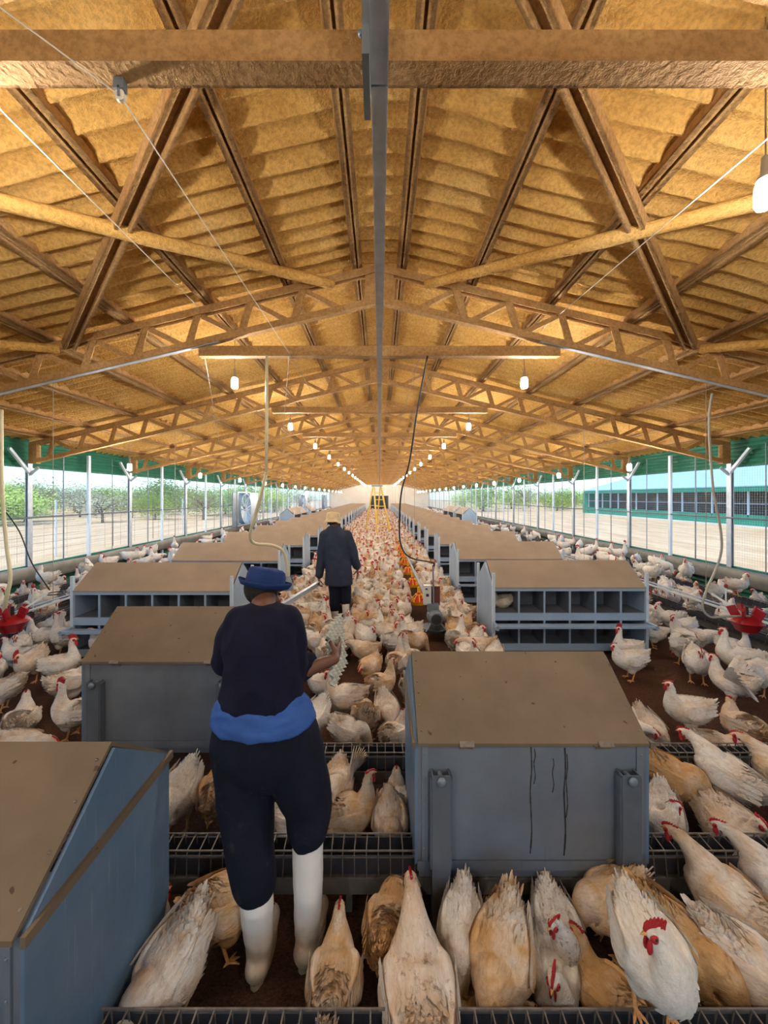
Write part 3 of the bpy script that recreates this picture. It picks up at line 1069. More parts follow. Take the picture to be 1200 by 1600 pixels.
# ================================================================== PAN FEEDER LINE
PX = .70
def pan_parts():
    P = []
    m = MB(); m.lathe([(.10, .055), (.155, .065), (.168, .115), (.175, .118), (.16, .112), (.148, .075), (.06, .072)], 20); P.append(('dish', m, 'yellow_plastic'))
    m = MB(); m.lathe([(.02, .08), (.075, .09), (.06, .14), (.035, .20), (.03, .25)], 14); P.append(('cone', m, 'orange_plastic'))
    m = MB()
    for k in range(8):
        a = 2 * PI * k / 8
        m.bar((.16 * math.cos(a), .16 * math.sin(a), .115), (.055 * math.cos(a), .055 * math.sin(a), .215), .014, .008)
    m.lathe([(.062, .205), (.068, .215), (.062, .225), (.05, .215)], 14)
    P.append(('grill', m, 'yellow_plastic'))
    m = MB(); m.tube([(0, 0, .22), (0, 0, .34)], .026, 8); P.append(('drop_tube', m, 'yellow_plastic'))
    return P
PP = pan_parts()
pan_near = [(n, m.mesh(n, mat, 40)) for n, m, mat in PP]
allm = MB(); mats = []
for n, m, mat in PP:
    if mat not in mats: mats.append(mat)
    allm.cur = mats.index(mat); allm._add(m.v, m.f)
pan_far = allm.mesh('feeder_pan', mats, 40)
PANS = []
for k in range(37):
    y = 6.55 + 1.25 * k
    if k < 10:
        o = empty('feeder_pan', (PX - .03, y, .14))
        for n, me in pan_near: put(n, me, o)
    else:
        o = put('feeder_pan', pan_far, loc=(PX - .03, y, .14))
    PANS.append((PX - .03, y))
    tag(o, 'yellow feeder pan with red grill, %s from the motor along the feed line' % ORD[k], 'feeder pan', 'yellow feeder pans')
o = empty('feed_line_pipe', (PX, 0, 0))
m = MB(); m.tube([(0, 5.85, .51), (0, 52, .51)], .022, 8); m.build('auger_tube', 'galvanised_steel', o, smooth=180)
for k in range(10):
    m = MB(); y = 7.6 + 3.1 * k; m.tube([(0, y, .42), (-.02, y, roof_z(.7) - .12)], .004, 5); m.build('hanging_cord', 'cord_grey', o)
tag(o, 'galvanised auger tube running over the yellow feeder pans', 'feed pipe')

# drive motor
o = empty('feeder_motor', (.80, 5.55, 0))
m = MB(); m.lathe([(.02, -.15), (.085, -.15), (.098, -.135), (.098, -.06), (.105, -.055), (.105, .10), (.07, .13), (.02, .14)], 24, (0, 0, .29), (0, 1, 0))
for k in range(20):
    a = 2 * PI * k / 20
    m.bar((.103 * math.cos(a), -.05, .29 + .103 * math.sin(a)), (.103 * math.cos(a), .09, .29 + .103 * math.sin(a)), .006, .02, (math.cos(a), 0, math.sin(a)))
m.build('motor_body', 'motor_grey', o, smooth=30)
m = MB(); m.lathe([(.005, -.158), (.07, -.158), (.074, -.152), (.02, -.150)], 20, (0, 0, .29), (0, 1, 0))
m.build('fan_cover', 'dark_trough', o, smooth=40)
m = MB()
rr = []
m.lathe([(.12, .10), (.20, .11), (.205, .14), (.19, .145), (.12, .12)], 22, (0, 0, 0))
m.build('base_pan', 'dark_trough', o, smooth=40)
for s in (-1, 1):
    m = MB(); m.bar((s * .06, -.10, .24), (s * .15, -.15, .12), .03, .012); m.build('bracket_leg', 'dull_steel', o)
m = MB(); m.bx(-.10, .06, .0, .14, .36, .46); m.build('gearbox', 'motor_grey', o)
m = MB(); m.bx(-.155, -.045, .06, .14, .44, .72); m.build('control_box', 'box_grey', o)
m = MB(); m.bx(-.12, -.08, .052, .06, .56, .60); m.bx(-.13, -.1, .052, .06, .66, .68); m.build('switch', 'dark_trough', o)
m = MB(); m.bx(-.045, .09, .10, .12, .42, .70); m.build('guard_plate', 'maroon_plate', o)
m = MB(); m.tube([(-.01, .07, .45), (-.01, .07, .70), (-.02, .07, 1.02)], .012, 8); m.build('conduit', 'dull_steel', o)
tag(o, 'grey electric drive motor with control box at the near end of the feed line', 'motor')

# black supply cable looping from the truss to the motor
def cable(name, pts, r, mat, label, cat, per=6):
    m = MB(); m.tube(catmull(pts, per), r, 7)
    return tag(m.build(name, mat, smooth=180), label, cat)
cable('power_cable', [at_depth(668, 556, 4.58), at_depth(652, 640, 4.7), at_depth(640, 720, 4.9), at_depth(627, 770, 5.1), at_depth(624, 825, 5.3), at_depth(628, 856, 5.45),
      at_depth(643, 872, 5.5), (.775, 5.58, 1.06), (.785, 5.62, 1.0)], .011, 'black_plastic', 'thick black power cable hanging in a loop from the second truss to the motor', 'cable')
cable('black_cord', [at_depth(1, 790, 5.6), at_depth(30, 830, 5.6), at_depth(50, 880, 5.6), at_depth(78, 922, 5.6)], .009, 'black_plastic', 'thin black cord slanting down across the left-hand windows', 'cord')
m = MB()
c = at_depth(86, 927, 5.6)
m.tube([c + V(.10 * math.cos(2 * PI * k / 20), .10 * math.sin(2 * PI * k / 20), 0) for k in range(21)], .008, 6)
tag(m.build('cable_ring', 'black_plastic', smooth=180), 'black ring hung on the cord above the left drinker line', 'ring')

# hoses
o = empty('water_hose', at_depth(417, 555, 4.57))
inv = -o.location
pts = [at_depth(417, 556, 4.57), at_depth(417, 640, 4.57), at_depth(416, 742, 4.57)]
m = MB(); m.tube([p + inv for p in pts], .018, 9); m.build('rigid_riser', 'hose_beige', o, smooth=180)
pts = [at_depth(416, 738, 4.57), at_depth(410, 765, 4.6), at_depth(399, 805, 4.7), at_depth(391, 835, 4.8), at_depth(398, 849, 4.9), at_depth(425, 852, 5.0), at_depth(443, 862, 5.1), at_depth(449, 885, 5.15), at_depth(449, 905, 5.2)]
m = MB(); m.tube([V(*p) + inv for p in catmull(pts, 6)], .020, 9); m.build('hose_loop', 'hose_beige', o, smooth=180)
p = at_depth(449, 905, 5.2) + inv
m = MB(); m.lathe([(.02, .05), (.035, .04), (.075, -.06), (.085, -.14), (.05, -.15)], 14, p); m.build('drinker_bell', 'dull_steel', o, smooth=50)
tag(o, 'beige hose dropping from the second truss and curling over the left nest boxes', 'hose')
cable('water_hose', [at_depth(1113, 615, 4.55), at_depth(1108, 660, 4.55), at_depth(1114, 760, 4.55), at_depth(1127, 835, 4.55), at_depth(1124, 875, 4.55), at_depth(1103, 925, 4.5), at_depth(1098, 950, 4.5), at_depth(1110, 964, 4.5), at_depth(1135, 963, 4.5), (4.35, 4.5, .62)], .013, 'hose_grey', 'grey hose hanging down before the right wall to the red regulator', 'hose')
cable('water_hose', [at_depth(2, 640, 4.5), at_depth(3, 760, 4.5), at_depth(10, 850, 4.5), at_depth(16, 900, 4.45), at_depth(11, 930, 4.45), (-4.40, 4.5, .66)], .02, 'hose_beige', 'pale hose hanging at the left edge of the picture', 'hose')

# ropes and winch lines
def rope(a, b, r, mat, label):
    m = MB(); m.tube([a, b], r, 6)
    return tag(m.build('winch_cord', mat), label, 'cord')
pul = at_depth(188, 150, 1.55)
rope(at_depth(-40, -18, 1.2), pul, .0026, 'cord_white', 'white winch cord running from the top left corner to the pulley')
rope(pul, at_depth(452, 552, 4.5), .0036, 'cord_white', 'thin winch cord running on from the pulley to the second truss')
rope(at_depth(452, 552, 4.5), at_depth(538, 700, 14), .004, 'cord_grey', 'thin winch cord continuing beyond the second truss on the left')
rope(at_depth(-20, 150, 1.6), at_depth(330, 500, 5.2), .004, 'cord_white', 'grey steel wire crossing the left roof slope')
rope(at_depth(330, 500, 5.2), at_depth(470, 640, 12), .006, 'cord_grey', 'grey steel wire continuing past the second truss on the left')
rope(at_depth(1230, 190, 1.6), at_depth(850, 512, 5.2), .004, 'cord_white', 'grey steel wire crossing the right roof slope')
rope(at_depth(850, 512, 5.2), at_depth(735, 640, 12), .006, 'cord_grey', 'grey steel wire continuing past the second truss on the right')
rope(at_depth(452, 553, 4.55), at_depth(440, 705, 8), .004, 'cord_grey', 'grey cord dropping from the second truss beside the beige hose')
rope(at_depth(318, 545, 4.6), at_depth(342, 690, 7.7), .004, 'cord_grey', 'grey cord slanting down on the left between second and third truss')
rope(at_depth(655, 560, 4.6), at_depth(612, 700, 14), .004, 'cord_grey', 'light cord slanting away right of the trunking')
o = empty('pulley', pul)
m = MB(); m.lathe([(.004, -.008), (.022, -.008), (.016, 0), (.022, .008), (.004, .008)], 14, (0, 0, 0), (0, 1, 0)); m.build('wheel', 'cord_white', o, smooth=40)
m = MB(); m.bx(-.02, .02, -.014, .014, .02, .07); m.bx(-.004, .004, -.014, -.01, -.01, .03); m.bx(-.004, .004, .01, .014, -.01, .03); m.build('bracket', 'dull_steel', o)
tag(o, 'small white pulley under the overhead tie beam at the top left', 'pulley')

# ================================================================== LAMPS
def lamp_parts(cl):
    P = []
    m = MB(); m.tube([(0, 0, .12), (0, 0, .12 + cl)], .004, 5); P.append(('cord', m, 'cord_grey'))
    m = MB(); m.lathe([(.006, .15), (.016, .14), (.020, .06), (.034, .045), (.036, .03), (.03, .025)], 12); P.append(('socket', m, 'cord_grey'))
    m = MB(); m.lathe([(.022, .03), (.038, .015), (.043, -.01), (.043, -.09), (.036, -.105), (.012, -.11)], 12); P.append(('bulb', m, 'lit_bulb'))
    return P
lamp_c = [(n, m.mesh(n, mat, 50)) for n, m, mat in lamp_parts(.80)]
lamp_s = [(n, m.mesh(n, mat, 50)) for n, m, mat in lamp_parts(.88)]
for s, side in ((-1, 'left'), (1, 'right')):
    for k in range(-1, 17):  # the pair behind the viewer is unseen, added to light the near boxes
        y = 1.89 + 3.15 * k
        if s < 0 and k == 0: y = 1.80
        if y > 53.5: break
        o = empty('hanging_lamp', (s * 1.9, y, 3.55))
        for n, me in lamp_c: put(n, me, o)
        tag(o, ('%s lit bulb of the inner lamp row on the %s, hung below the roof' % (ORD[k], side)) if k >= 0 else 'unseen lit bulb added behind the viewer on the %s' % side, 'lamp', 'inner lamp row on the ' + side)
    for k in range(15):
        y = 7.87 + 3.1 * k
        if y > 53.5: break
        o = empty('hanging_lamp', (s * 5.12, y, 2.66))
        for n, me in lamp_s: put(n, me, o)
        tag(o, '%s lit bulb of the outer lamp row along the %s wall' % (ORD[k], side), 'lamp', 'outer lamp row on the ' + side)

# ================================================================== WALL FANS
for k, (yc, nm) in enumerate(((19.3, 'nearest'), (34.0, 'middle'), (47.0, 'farthest'))):
    o = empty('wall_fan', (-6.82, yc, 1.42))
    m = MB()
    N = 28
    ringo = []
    m.lathe([(.72, -.14), (.76, -.14), (.76, .14), (.72, .14), (.715, 0)], N, (0, 0, 0), (1, 0, 0)) if False else None
    for k2 in range(N):
        a0 = 2 * PI * k2 / N; a1 = 2 * PI * (k2 + 1) / N
        m.bar((0, .74 * math.cos(a0), .74 * math.sin(a0)), (0, .74 * math.cos(a1), .74 * math.sin(a1)), .26, .03, (0, math.cos(a0), math.sin(a0)))
    m.build('ring', 'white_blue_sheet', o)
    m = MB(); m.bx(-.05, .05, -1.05, -.78, -.82, .80); m.bx(-.02, .03, -1.5, -1.05, -.82, .80); m.build('side_panel', 'dull_steel', o)
    m = MB(); m.bx(-.05, .05, .78, 2.1, -.82, .80); m.build('side_panel', 'galvanised_steel', o)
    m = MB(); m.bx(-.08, .08, -1.05, .8, -.84, -.76); m.bx(-.08, .08, -1.05, .8, .78, .84); m.build('frame', 'white_blue_sheet', o)
    m = MB(); m.lathe([(.03, -.08), (.11, -.07), (.11, .07), (.03, .08)], 14, (0, 0, 0), (1, 0, 0)); m.build('hub', 'dull_steel', o, smooth=40)
    for b in range(6):
        a = 2 * PI * b / 6 + .3
        rot = Matrix.Rotation(a, 3, 'X') @ Matrix.Rotation(R(28), 3, 'Z')
        m = MB(); m.box(rot @ V(0, 0, .40), (.02, .20, .56), Matrix.Rotation(a, 3, 'X') @ Matrix.Rotation(R(30), 3, 'Z'))
        m.build('blade', 'white_steel', o)
    m = MB()
    for a in range(4):
        an = PI * a / 4 + .2
        m.bar((.12, -.74 * math.cos(an), -.74 * math.sin(an)), (.12, .74 * math.cos(an), .74 * math.sin(an)), .02, .02, (1, 0, 0))
    m.build('guard', 'white_steel', o)
    tag(o, '%s big round ventilation fan with metal side panels in the left wall' % nm, 'fan', 'wall fans on the left')

# ================================================================== STEP LADDER
o = empty('step_ladder', (-.12, 18.6, 0), R(24))
for s in (-1, 1):
    m = MB(); m.bar((s * .34, -.85, 0), (s * .19, -.06, 2.52), .05, .09, (0, 1, 0)); m.build('front_rail', 'ladder_yellow', o)
    m = MB(); m.bar((s * .32, .85, 0), (s * .19, .06, 2.52), .045, .06, (0, 1, 0)); m.build('rear_rail', 'ladder_yellow', o)
for k in range(7):
    q = .12 + k * .125
    m = MB(); hw = .34 - .15 * q; m.bar((-hw, -.85 + .79 * q, 2.52 * q), (hw, -.85 + .79 * q, 2.52 * q), .09, .035); m.build('step', 'ladder_yellow', o)
for k in range(4):
    q = .15 + k * .24
    m = MB(); hw = .32 - .13 * q; m.bar((-hw, .85 - .79 * q, 2.52 * q), (hw, .85 - .79 * q, 2.52 * q), .03, .03); m.build('brace', 'ladder_yellow', o)
m = MB(); m.bx(-.24, .24, -.13, .13, 2.51, 2.57); m.build('top_cap', 'dull_steel', o)
tag(o, 'tall yellow step ladder standing open among the far hens', 'ladder')

# ================================================================== PEOPLE
def organic(shells, voxel, smooth=6, disp=None, factor=0.5):
    """fuse closed shells into one continuous skin"""
    mb = MB()
    for s in shells: mb._add(s.v, s.f)
    me = mb.mesh('tmp', 'feathers')
    o = bpy.data.objects.new('tmp', me); COL.objects.link(o)
    r = o.modifiers.new('r', 'REMESH'); r.mode = 'VOXEL'; r.voxel_size = voxel
    if smooth:
        sm = o.modifiers.new('s', 'SMOOTH'); sm.iterations = smooth; sm.factor = factor
    dg = bpy.context.evaluated_depsgraph_get()
    new = bpy.data.meshes.new_from_object(o.evaluated_get(dg))
    bpy.data.objects.remove(o); bpy.data.meshes.remove(me)
    new.materials.clear()
    if disp:
        nrm = [v.normal.copy() for v in new.vertices]
        for v, n in zip(new.vertices, nrm):
            v.co += n * disp(v.co)
    new.shade_smooth()
    return new
def link(name, me, mat, parent=None, base=None):
    if base is not None:
        me.transform(Matrix.Translation(-Vector(base)))
    me.name = name
    me.materials.append(M[mat])
    o = bpy.data.objects.new(name, me); COL.objects.link(o)
    if parent is not None: o.parent = parent
    elif base is not None: o.location = base
    return o
def limb(pts, rad, n=14):
    q = catmull([tuple(p) + (r,) for p, r in zip(pts, rad)], 5)
    m = MB(); m.tube([c[:3] for c in q], [c[3] for c in q], n)
    a, b = q[0], q[-1]
    m.ell(a[:3], (a[3],) * 3, n, 8); m.ell(b[:3], (b[3],) * 3, n, 8)
    return m
def torso(rows, n=28):
    """rows: (x, y, z, rx, ry)"""
    q = catmull(rows, 5)
    m = MB()
    m.loft([[V(c[0] + c[3] * math.cos(2 * PI * k / n), c[1] + c[4] * math.sin(2 * PI * k / n), c[2]) for k in range(n)] for c in q])
    return m
def hand(wrist, fwd, palm_n, curl, size=1.0, thumb_side=1):
    """palm + five separate fingers. fwd: direction of the fingers, palm_n: direction the palm faces"""
    fwd = Vector(fwd).normalized(); pn = Vector(palm_n); pn = (pn - fwd * pn.dot(fwd)).normalized()
    sd = fwd.cross(pn) * thumb_side
    w = Vector(wrist); sh = []
    m = MB()
    rings = []
    for q, hw, ht in ((-.01, .026, .020), (.02, .032, .017), (.055, .040, .015), (.088, .041, .013), (.096, .034, .010)):
        c = w + fwd * q * size
        rings.append([c + sd * (hw * size * math.cos(2 * PI * k / 14)) + pn * (ht * size * math.sin(2 * PI * k / 14)) for k in range(14)])
    m.loft(rings); sh.append(m)
    for k, (off, L) in enumerate(((.029, .070), (.010, .080), (-.010, .074), (-.029, .058))):
        p = w + (fwd * .085 + sd * off) * size
        d = fwd.copy(); pts = [p]; rad = [.0092 * size]
        for j, f in enumerate((.45, .32, .23)):
            d = (Matrix.Rotation(curl[j], 3, sd) @ d)
            if d.dot(pn) < -0.2 and j == 0: d = Matrix.Rotation(-2 * curl[j], 3, sd) @ d
            p = p + d * L * f * size
            pts.append(p); rad.append((.0088 - .0008 * j) * size)
        sh.append(limb(pts, rad, 8))
    p = w + (fwd * .025 + sd * .030 + pn * .006) * size
    d = (fwd * .50 + sd * .62 + pn * .55).normalized()
    pts = [p, p + d * .035 * size, p + (d * .035 + (fwd * .8 + pn * .55).normalized() * .030) * size, p + (d * .035 + (fwd * .7 + pn * .7).normalized() * .055) * size]
    sh.append(limb(pts, [.013 * size, .0115 * size, .010 * size, .0085 * size], 8))
    return sh
def head_shells(c, face, up=(0, 0, 1), s=1.0):
    """c centre of the skull; face = direction the nose points"""
    f = Vector(face).normalized(); u = Vector(up); u = (u - f * u.dot(f)).normalized(); r = f.cross(u)
    rot = Matrix((r, f, u)).transposed()
    c = Vector(c); sh = []
    def e(px, py, pz, rx, ry, rz):
        m = MB(); m.ell(c + (r * px + f * py + u * pz) * s, (rx * s, ry * s, rz * s), 20, 14, rot); sh.append(m)
    e(0, -.010, .020, .076, .094, .092)      # skull
    e(0, .025, -.045, .058, .066, .066)      # face / jaw
    e(0, .062, -.092, .028, .026, .022)      # chin
    e(0, .094, -.022, .011, .016, .020); e(0, .103, -.034, .015, .013, .010)   # nose
    e(0, .084, -.062, .024, .012, .006); e(0, .083, -.071, .021, .012, .006)   # lips
    for q in (-1, 1):
        e(q * .085, -.002, -.026, .012, .021, .032)   # ears
        e(q * .031, .078, .012, .020, .010, .007)     # brow
        e(q * .040, .062, -.035, .022, .018, .018)    # cheek
    return sh, (c, r, f, u, rot)
def eyes(parent, base, fr, s=1.0):
    c, r, f, u, rot = fr
    for q in (-1, 1):
        m = MB(); m.ell(c + (r * q * .031 + f * .079 + u * -.006) * s - Vector(base), (.011 * s, .008 * s, .007 * s), 10, 8, rot)
        m.build('eye', 'eye_dark', parent, smooth=180)
def hat(parent, base, c, axis, rc, h, rb, lift, mat, seed=0):
    """soft bucket hat: crown, top and brim as one cloth"""
    ax = Vector(axis).normalized(); a = ax.orthogonal().normalized(); b = ax.cross(a)
    n = 40; rings = []
    prof = [(0.02, h), (rc * .45, h * 1.01), (rc * .80, h * .98), (rc * .93, h * .86), (rc * .98, h * .5), (rc * 1.02, h * .12), (rc * 1.06, 0.0), (rb * .95, lift * .35), (rb, lift), (rb * .985, lift + .004), (rb * .92, lift * .35 - .008), (rc * 1.0, -.012), (rc * .95, h * .3), (rc * .85, h * .85), (.02, h * .92)]
    for r_, z_ in prof:
        ring = []
        for k in range(n):
            t_ = 2 * PI * k / n
            wv = .006 * noise.noise((math.cos(t_) * 2 + seed, math.sin(t_) * 2, z_ * 20)) + (.012 * noise.noise((math.cos(t_) * 1.2, math.sin(t_) * 1.2, seed)) if r_ > rc * 1.03 else 0)
            ring.append(Vector(c) - Vector(base) + ax * (z_ + wv * 1.2) + (a * math.cos(t_) + b * math.sin(t_)) * max(.004, r_ + wv))
        rings.append(ring)
    m = MB(); m.loft(rings)
    o = m.build('hat', mat, parent, smooth=60)
    return o
def folds(amp, sc, seed, zs=1.0):
    def f(p):
        a = noise.noise((p.x * sc, p.y * sc, p.z * sc * zs + seed))
        b = noise.noise((p.x * sc * 2.3 + 9, p.y * sc * 2.3, p.z * sc * 1.6 * zs + seed))
        return amp * (1 - 2 * abs(a)) * .7 + amp * .4 * b
    return f
def boot(parent, base, top, ankle, toe, r_top, r_ank, label=None):
    top, ankle, toe = Vector(top), Vector(ankle), Vector(toe)
    heel = V(ankle.x, ankle.y, .05) - (V(toe.x, toe.y, 0) - V(ankle.x, ankle.y, 0)).normalized() * .035
    sh = [limb([top, top.lerp(ankle, .5) + V(0, -.004, 0), ankle], [r_top, (r_top + r_ank) * .52, r_ank])]
    mid = V(ankle.x, ankle.y, .055).lerp(toe, .55)
    sh.append(limb([V(heel.x, heel.y, .055), V(mid.x, mid.y, .052), V(toe.x, toe.y, .045)], [.048, .046, .042]))
    sh.append(limb([ankle, V(ankle.x, ankle.y, .06)], [r_ank, .050]))
    me = organic(sh, .009, 5, lambda p: .0025 * noise.noise((p.x * 10, p.y * 10, p.z * 22)))
    for v in me.vertices:
        if v.co.z < 0.004: v.co.z = 0.004
    o = link('boot', me, 'boot_white', parent, base)
    m = MB()
    d = (V(toe.x, toe.y, 0) - V(heel.x, heel.y, 0)); L = d.length; d.normalize(); sd = V(-d.y, d.x, 0)
    cen = V((heel.x + toe.x) / 2, (heel.y + toe.y) / 2, 0) - Vector(base)
    poly = []
    for k in range(20):
        a = 2 * PI * k / 20
        poly.append(cen + d * math.cos(a) * (L / 2 + .036) + sd * math.sin(a) * .045)
    m.prism([p + V(0, 0, .0) for p in poly], (0, 0, .022))
    m.build('sole', 'sole_brown', o)
    m = MB()
    n = 18
    tt = top - Vector(base); dn = (ankle - top).normalized()
    a = dn.orthogonal().normalized(); b = dn.cross(a)
    m.loft([[tt + dn * q + (a * math.cos(2 * PI * k / n) + b * math.sin(2 * PI * k / n)) * (r_top + .003) for k in range(n)] for q in (.055, .06, .068, .073)])
    m.build('boot_band', 'boot_white', o, smooth=60)
    return o

def build_person(D):
    base = Vector(D['base'])
    # ---- body: one continuous skin
    sh = []
    sh.append(torso(D['body']))
    nb, hc = Vector(D['neck']), Vector(D['head'])
    sh.append(limb([nb + V(0, 0, -.05), nb.lerp(hc, .5), hc + V(0, 0, -.03)], [.066, .058, .056]))
    hs, fr = head_shells(hc, D['face'], D.get('up', (0, 0, 1)), D.get('hs', 1.0))
    sh += hs
    for side in ('L', 'R'):
        S, E, Wt = D['arm' + side]
        sh.append(limb([S, E], [.055, .043])); sh.append(limb([E, Wt], [.043, .028]))
        sh += hand(Wt, *D['hand' + side])
        H, K, A, T = D['leg' + side]
        sh.append(limb([H, K], [.088, .058])); sh.append(limb([K, A], [.056, .038]))
        sh.append(limb([V(A[0], A[1], .06), V(T[0], T[1], .05)], [.036, .03]))
        sh.append(limb([A, V(A[0], A[1], .06)], [.038, .036]))
    me = organic(sh, .0062, 3)
    p = link('person', me, 'skin_dark', None, base)
    eyes(p, base, fr, D.get('hs', 1.0))
    # hair
    c, r, f, u, rot = fr
    m1 = MB(); m1.ell(c + f * -.016 + u * .024, (.081, .095, .095), 24, 16, rot)
    mm = organic([m1], .007, 2, lambda q: .0015 * noise.noise((q.x * 120, q.y * 120, q.z * 120)))
    bm = bmesh.new(); bm.from_mesh(mm)
    kill = [v for v in bm.verts if (v.co - c).dot(f) > .045 and (v.co - c).dot(u) < .05 or (v.co - c).dot(u) < -.062 + max(0, (v.co - c).dot(f)) * .9]
    bmesh.ops.delete(bm, geom=kill, context='VERTS'); bm.to_mesh(mm); bm.free()
    link('hair', mm, 'hair_black', p, base)
    return p, fr

# ---------------- the woman with the egg tray
D = dict(base=(-.44, 1.68, 0), neck=(-.535, 1.805, 1.47), head=(-.560, 1.900, 1.525), face=(.62, .76, -.20), up=(.06, .10, 1), hs=.98,
    body=[(-.485, 1.70, .78, .16, .11), (-.485, 1.70, .90, .185, .125), (-.515, 1.71, 1.05, .165, .11), (-.525, 1.75, 1.28, .17, .115), (-.533, 1.78, 1.42, .15, .09), (-.535, 1.80, 1.47, .07, .06)],
    armL=((-.675, 1.79, 1.39), (-.728, 1.83, 1.19), (-.62, 2.03, 1.13)), armR=((-.395, 1.80, 1.40), (-.392, 1.80, 1.135), (-.196, 1.935, 1.160)),
    handL=((.55, .8, .05), (.5, -.5, .6), (.4, .5, .4), 1.0, 1), handR=((.14, .98, .14), (-.98, .14, .02), (.06, .14, .12), 1.08, 1),
    legL=((-.59, 1.70, .83), (-.555, 1.66, .50), (-.515, 1.63, .10), (-.512, 1.78, 0)), legR=((-.37, 1.70, .83), (-.305, 1.70, .52), (-.315, 1.685, .10), (-.29, 1.83, 0)))
p1, fr1 = build_person(D)
b1 = D['base']
sw = [torso([(-.515, 1.715, 1.055, .200, .150), (-.515, 1.715, 1.09, .192, .15), (-.520, 1.74, 1.20, .172, .148), (-.528, 1.765, 1.33, .176, .148), (-.533, 1.785, 1.415, .170, .125), (-.535, 1.80, 1.465, .115, .09), (-.535, 1.803, 1.482, .082, .072)])]
sw.append(limb([(-.640, 1.785, 1.400), (-.692, 1.80, 1.31), (-.730, 1.83, 1.19)], [.082, .072, .060]))
sw.append(limb([(-.730, 1.83, 1.19), (-.67, 1.93, 1.15)], [.066, .055]))
sw.append(limb([(-.425, 1.79, 1.400), (-.395, 1.80, 1.28), (-.394, 1.80, 1.14)], [.082, .074, .066]))
sw.append(limb([(-.394, 1.80, 1.138), (-.328, 1.895, 1.152)], [.066, .052]))
link('sweater', organic(sw, .011, 7, folds(.015, 7.0, 1.0, .9)), 'knit_navy', p1, b1)
st = [torso([(-.500, 1.705, .965, .232, .165), (-.500, 1.705, .985, .238, .17), (-.508, 1.708, 1.03, .222, .16), (-.515, 1.715, 1.085, .192, .14)])]
link('shirt', organic(st, .010, 3, folds(.013, 8, 4.0, 2.6)), 'shirt_blue', p1, b1)
tr = [torso([(-.497, 1.705, .70, .10, .09), (-.490, 1.702, .76, .22, .145), (-.487, 1.70, .86, .252, .172), (-.492, 1.702, .95, .238, .165), (-.500, 1.705, 1.0, .215, .15)])]
tr.append(limb([(-.590, 1.70, .80), (-.572, 1.67, .60), (-.545, 1.645, .46), (-.528, 1.632, .385)], [.140, .118, .100, .090]))
tr.append(limb([(-.368, 1.70, .82), (-.322, 1.705, .68), (-.300, 1.70, .60), (-.302, 1.68, .548)], [.145, .125, .106, .096]))
tro = link('trousers', organic(tr, .011, 7, folds(.010, 6.0, 7.0, .7)), 'trouser_navy', p1, b1)
m = MB(); m.tube([V(-.43, 1.533, .82) - Vector(b1), V(-.40, 1.545, .85) - Vector(b1)], .003, 6)
boot(p1, b1, (-.527, 1.632, .425), (-.512, 1.635, .11), (-.512, 1.815, 0), .075, .056)
boot(p1, b1, (-.302, 1.676, .565), (-.318, 1.690, .11), (-.285, 1.86, 0), .071, .056)
hat(p1, b1, fr1[0] + V(.006, -.004, .036), (.16, .16, 1), .100, .085, .138, .020, 'hat_blue', 3)
for q in [p1] + list(p1.children_recursive):
    mw = q.data
    for vv in mw.vertices:
        k_ = min(1.0, max(0.0, (vv.co.z - .30) / .50))
        vv.co.y += .10 * k_; vv.co.x -= .042 * k_
tag(p1, 'person in a blue bucket hat and navy sweater, back to us, holding an egg tray', 'person')

# egg tray
TC = V(-.247, 2.225, 1.145)
wv = V(.15, .985, 0).normalized(); hv = V(-.10, .05, 1).normalized(); nv = wv.cross(hv).normalized()
rows, cols = 26, 26
def tray_h(i, j):
    return .012 * math.cos(2 * PI * i / rows * 6) * math.cos(2 * PI * j / cols * 5)
def grid(off, flip):
    out = []
    for i in range(rows * 3 + 1):
        for j in range(cols * 2 + 1):
            a = i / (rows * 3); b = j / (cols * 2)
            h = .016 * math.cos(2 * PI * a * 6) * math.cos(2 * PI * b * 6)
            out.append(wv * ((b - .5) * .30) + hv * ((a - .5) * .31) + nv * (h + off))
    return out
A = grid(.003, 0); B = grid(-.003, 1)
nj = cols * 2 + 1; ni = rows * 3 + 1
m = MB(); fs = []
for i in range(ni - 1):
    for j in range(nj - 1):
        q = (i * nj + j, i * nj + j + 1, (i + 1) * nj + j + 1, (i + 1) * nj + j)
        fs.append(q); fs.append(tuple(x + len(A) for x in reversed(q)))
for i in range(ni - 1):
    for j in (0, nj - 1):
        a, b = i * nj + j, (i + 1) * nj + j; fs.append((a, b, b + len(A), a + len(A)))
for j in range(nj - 1):
    for i in (0, ni - 1):
        a, b = i * nj + j, i * nj + j + 1; fs.append((a, b, b + len(A), a + len(A)))
m._add(A + B, fs)
o = m.build('egg_tray', 'egg_tray_pulp', smooth=180); o.location = TC
tag(o, 'empty grey pulp egg tray held upright in the hand of the person in front', 'egg tray')

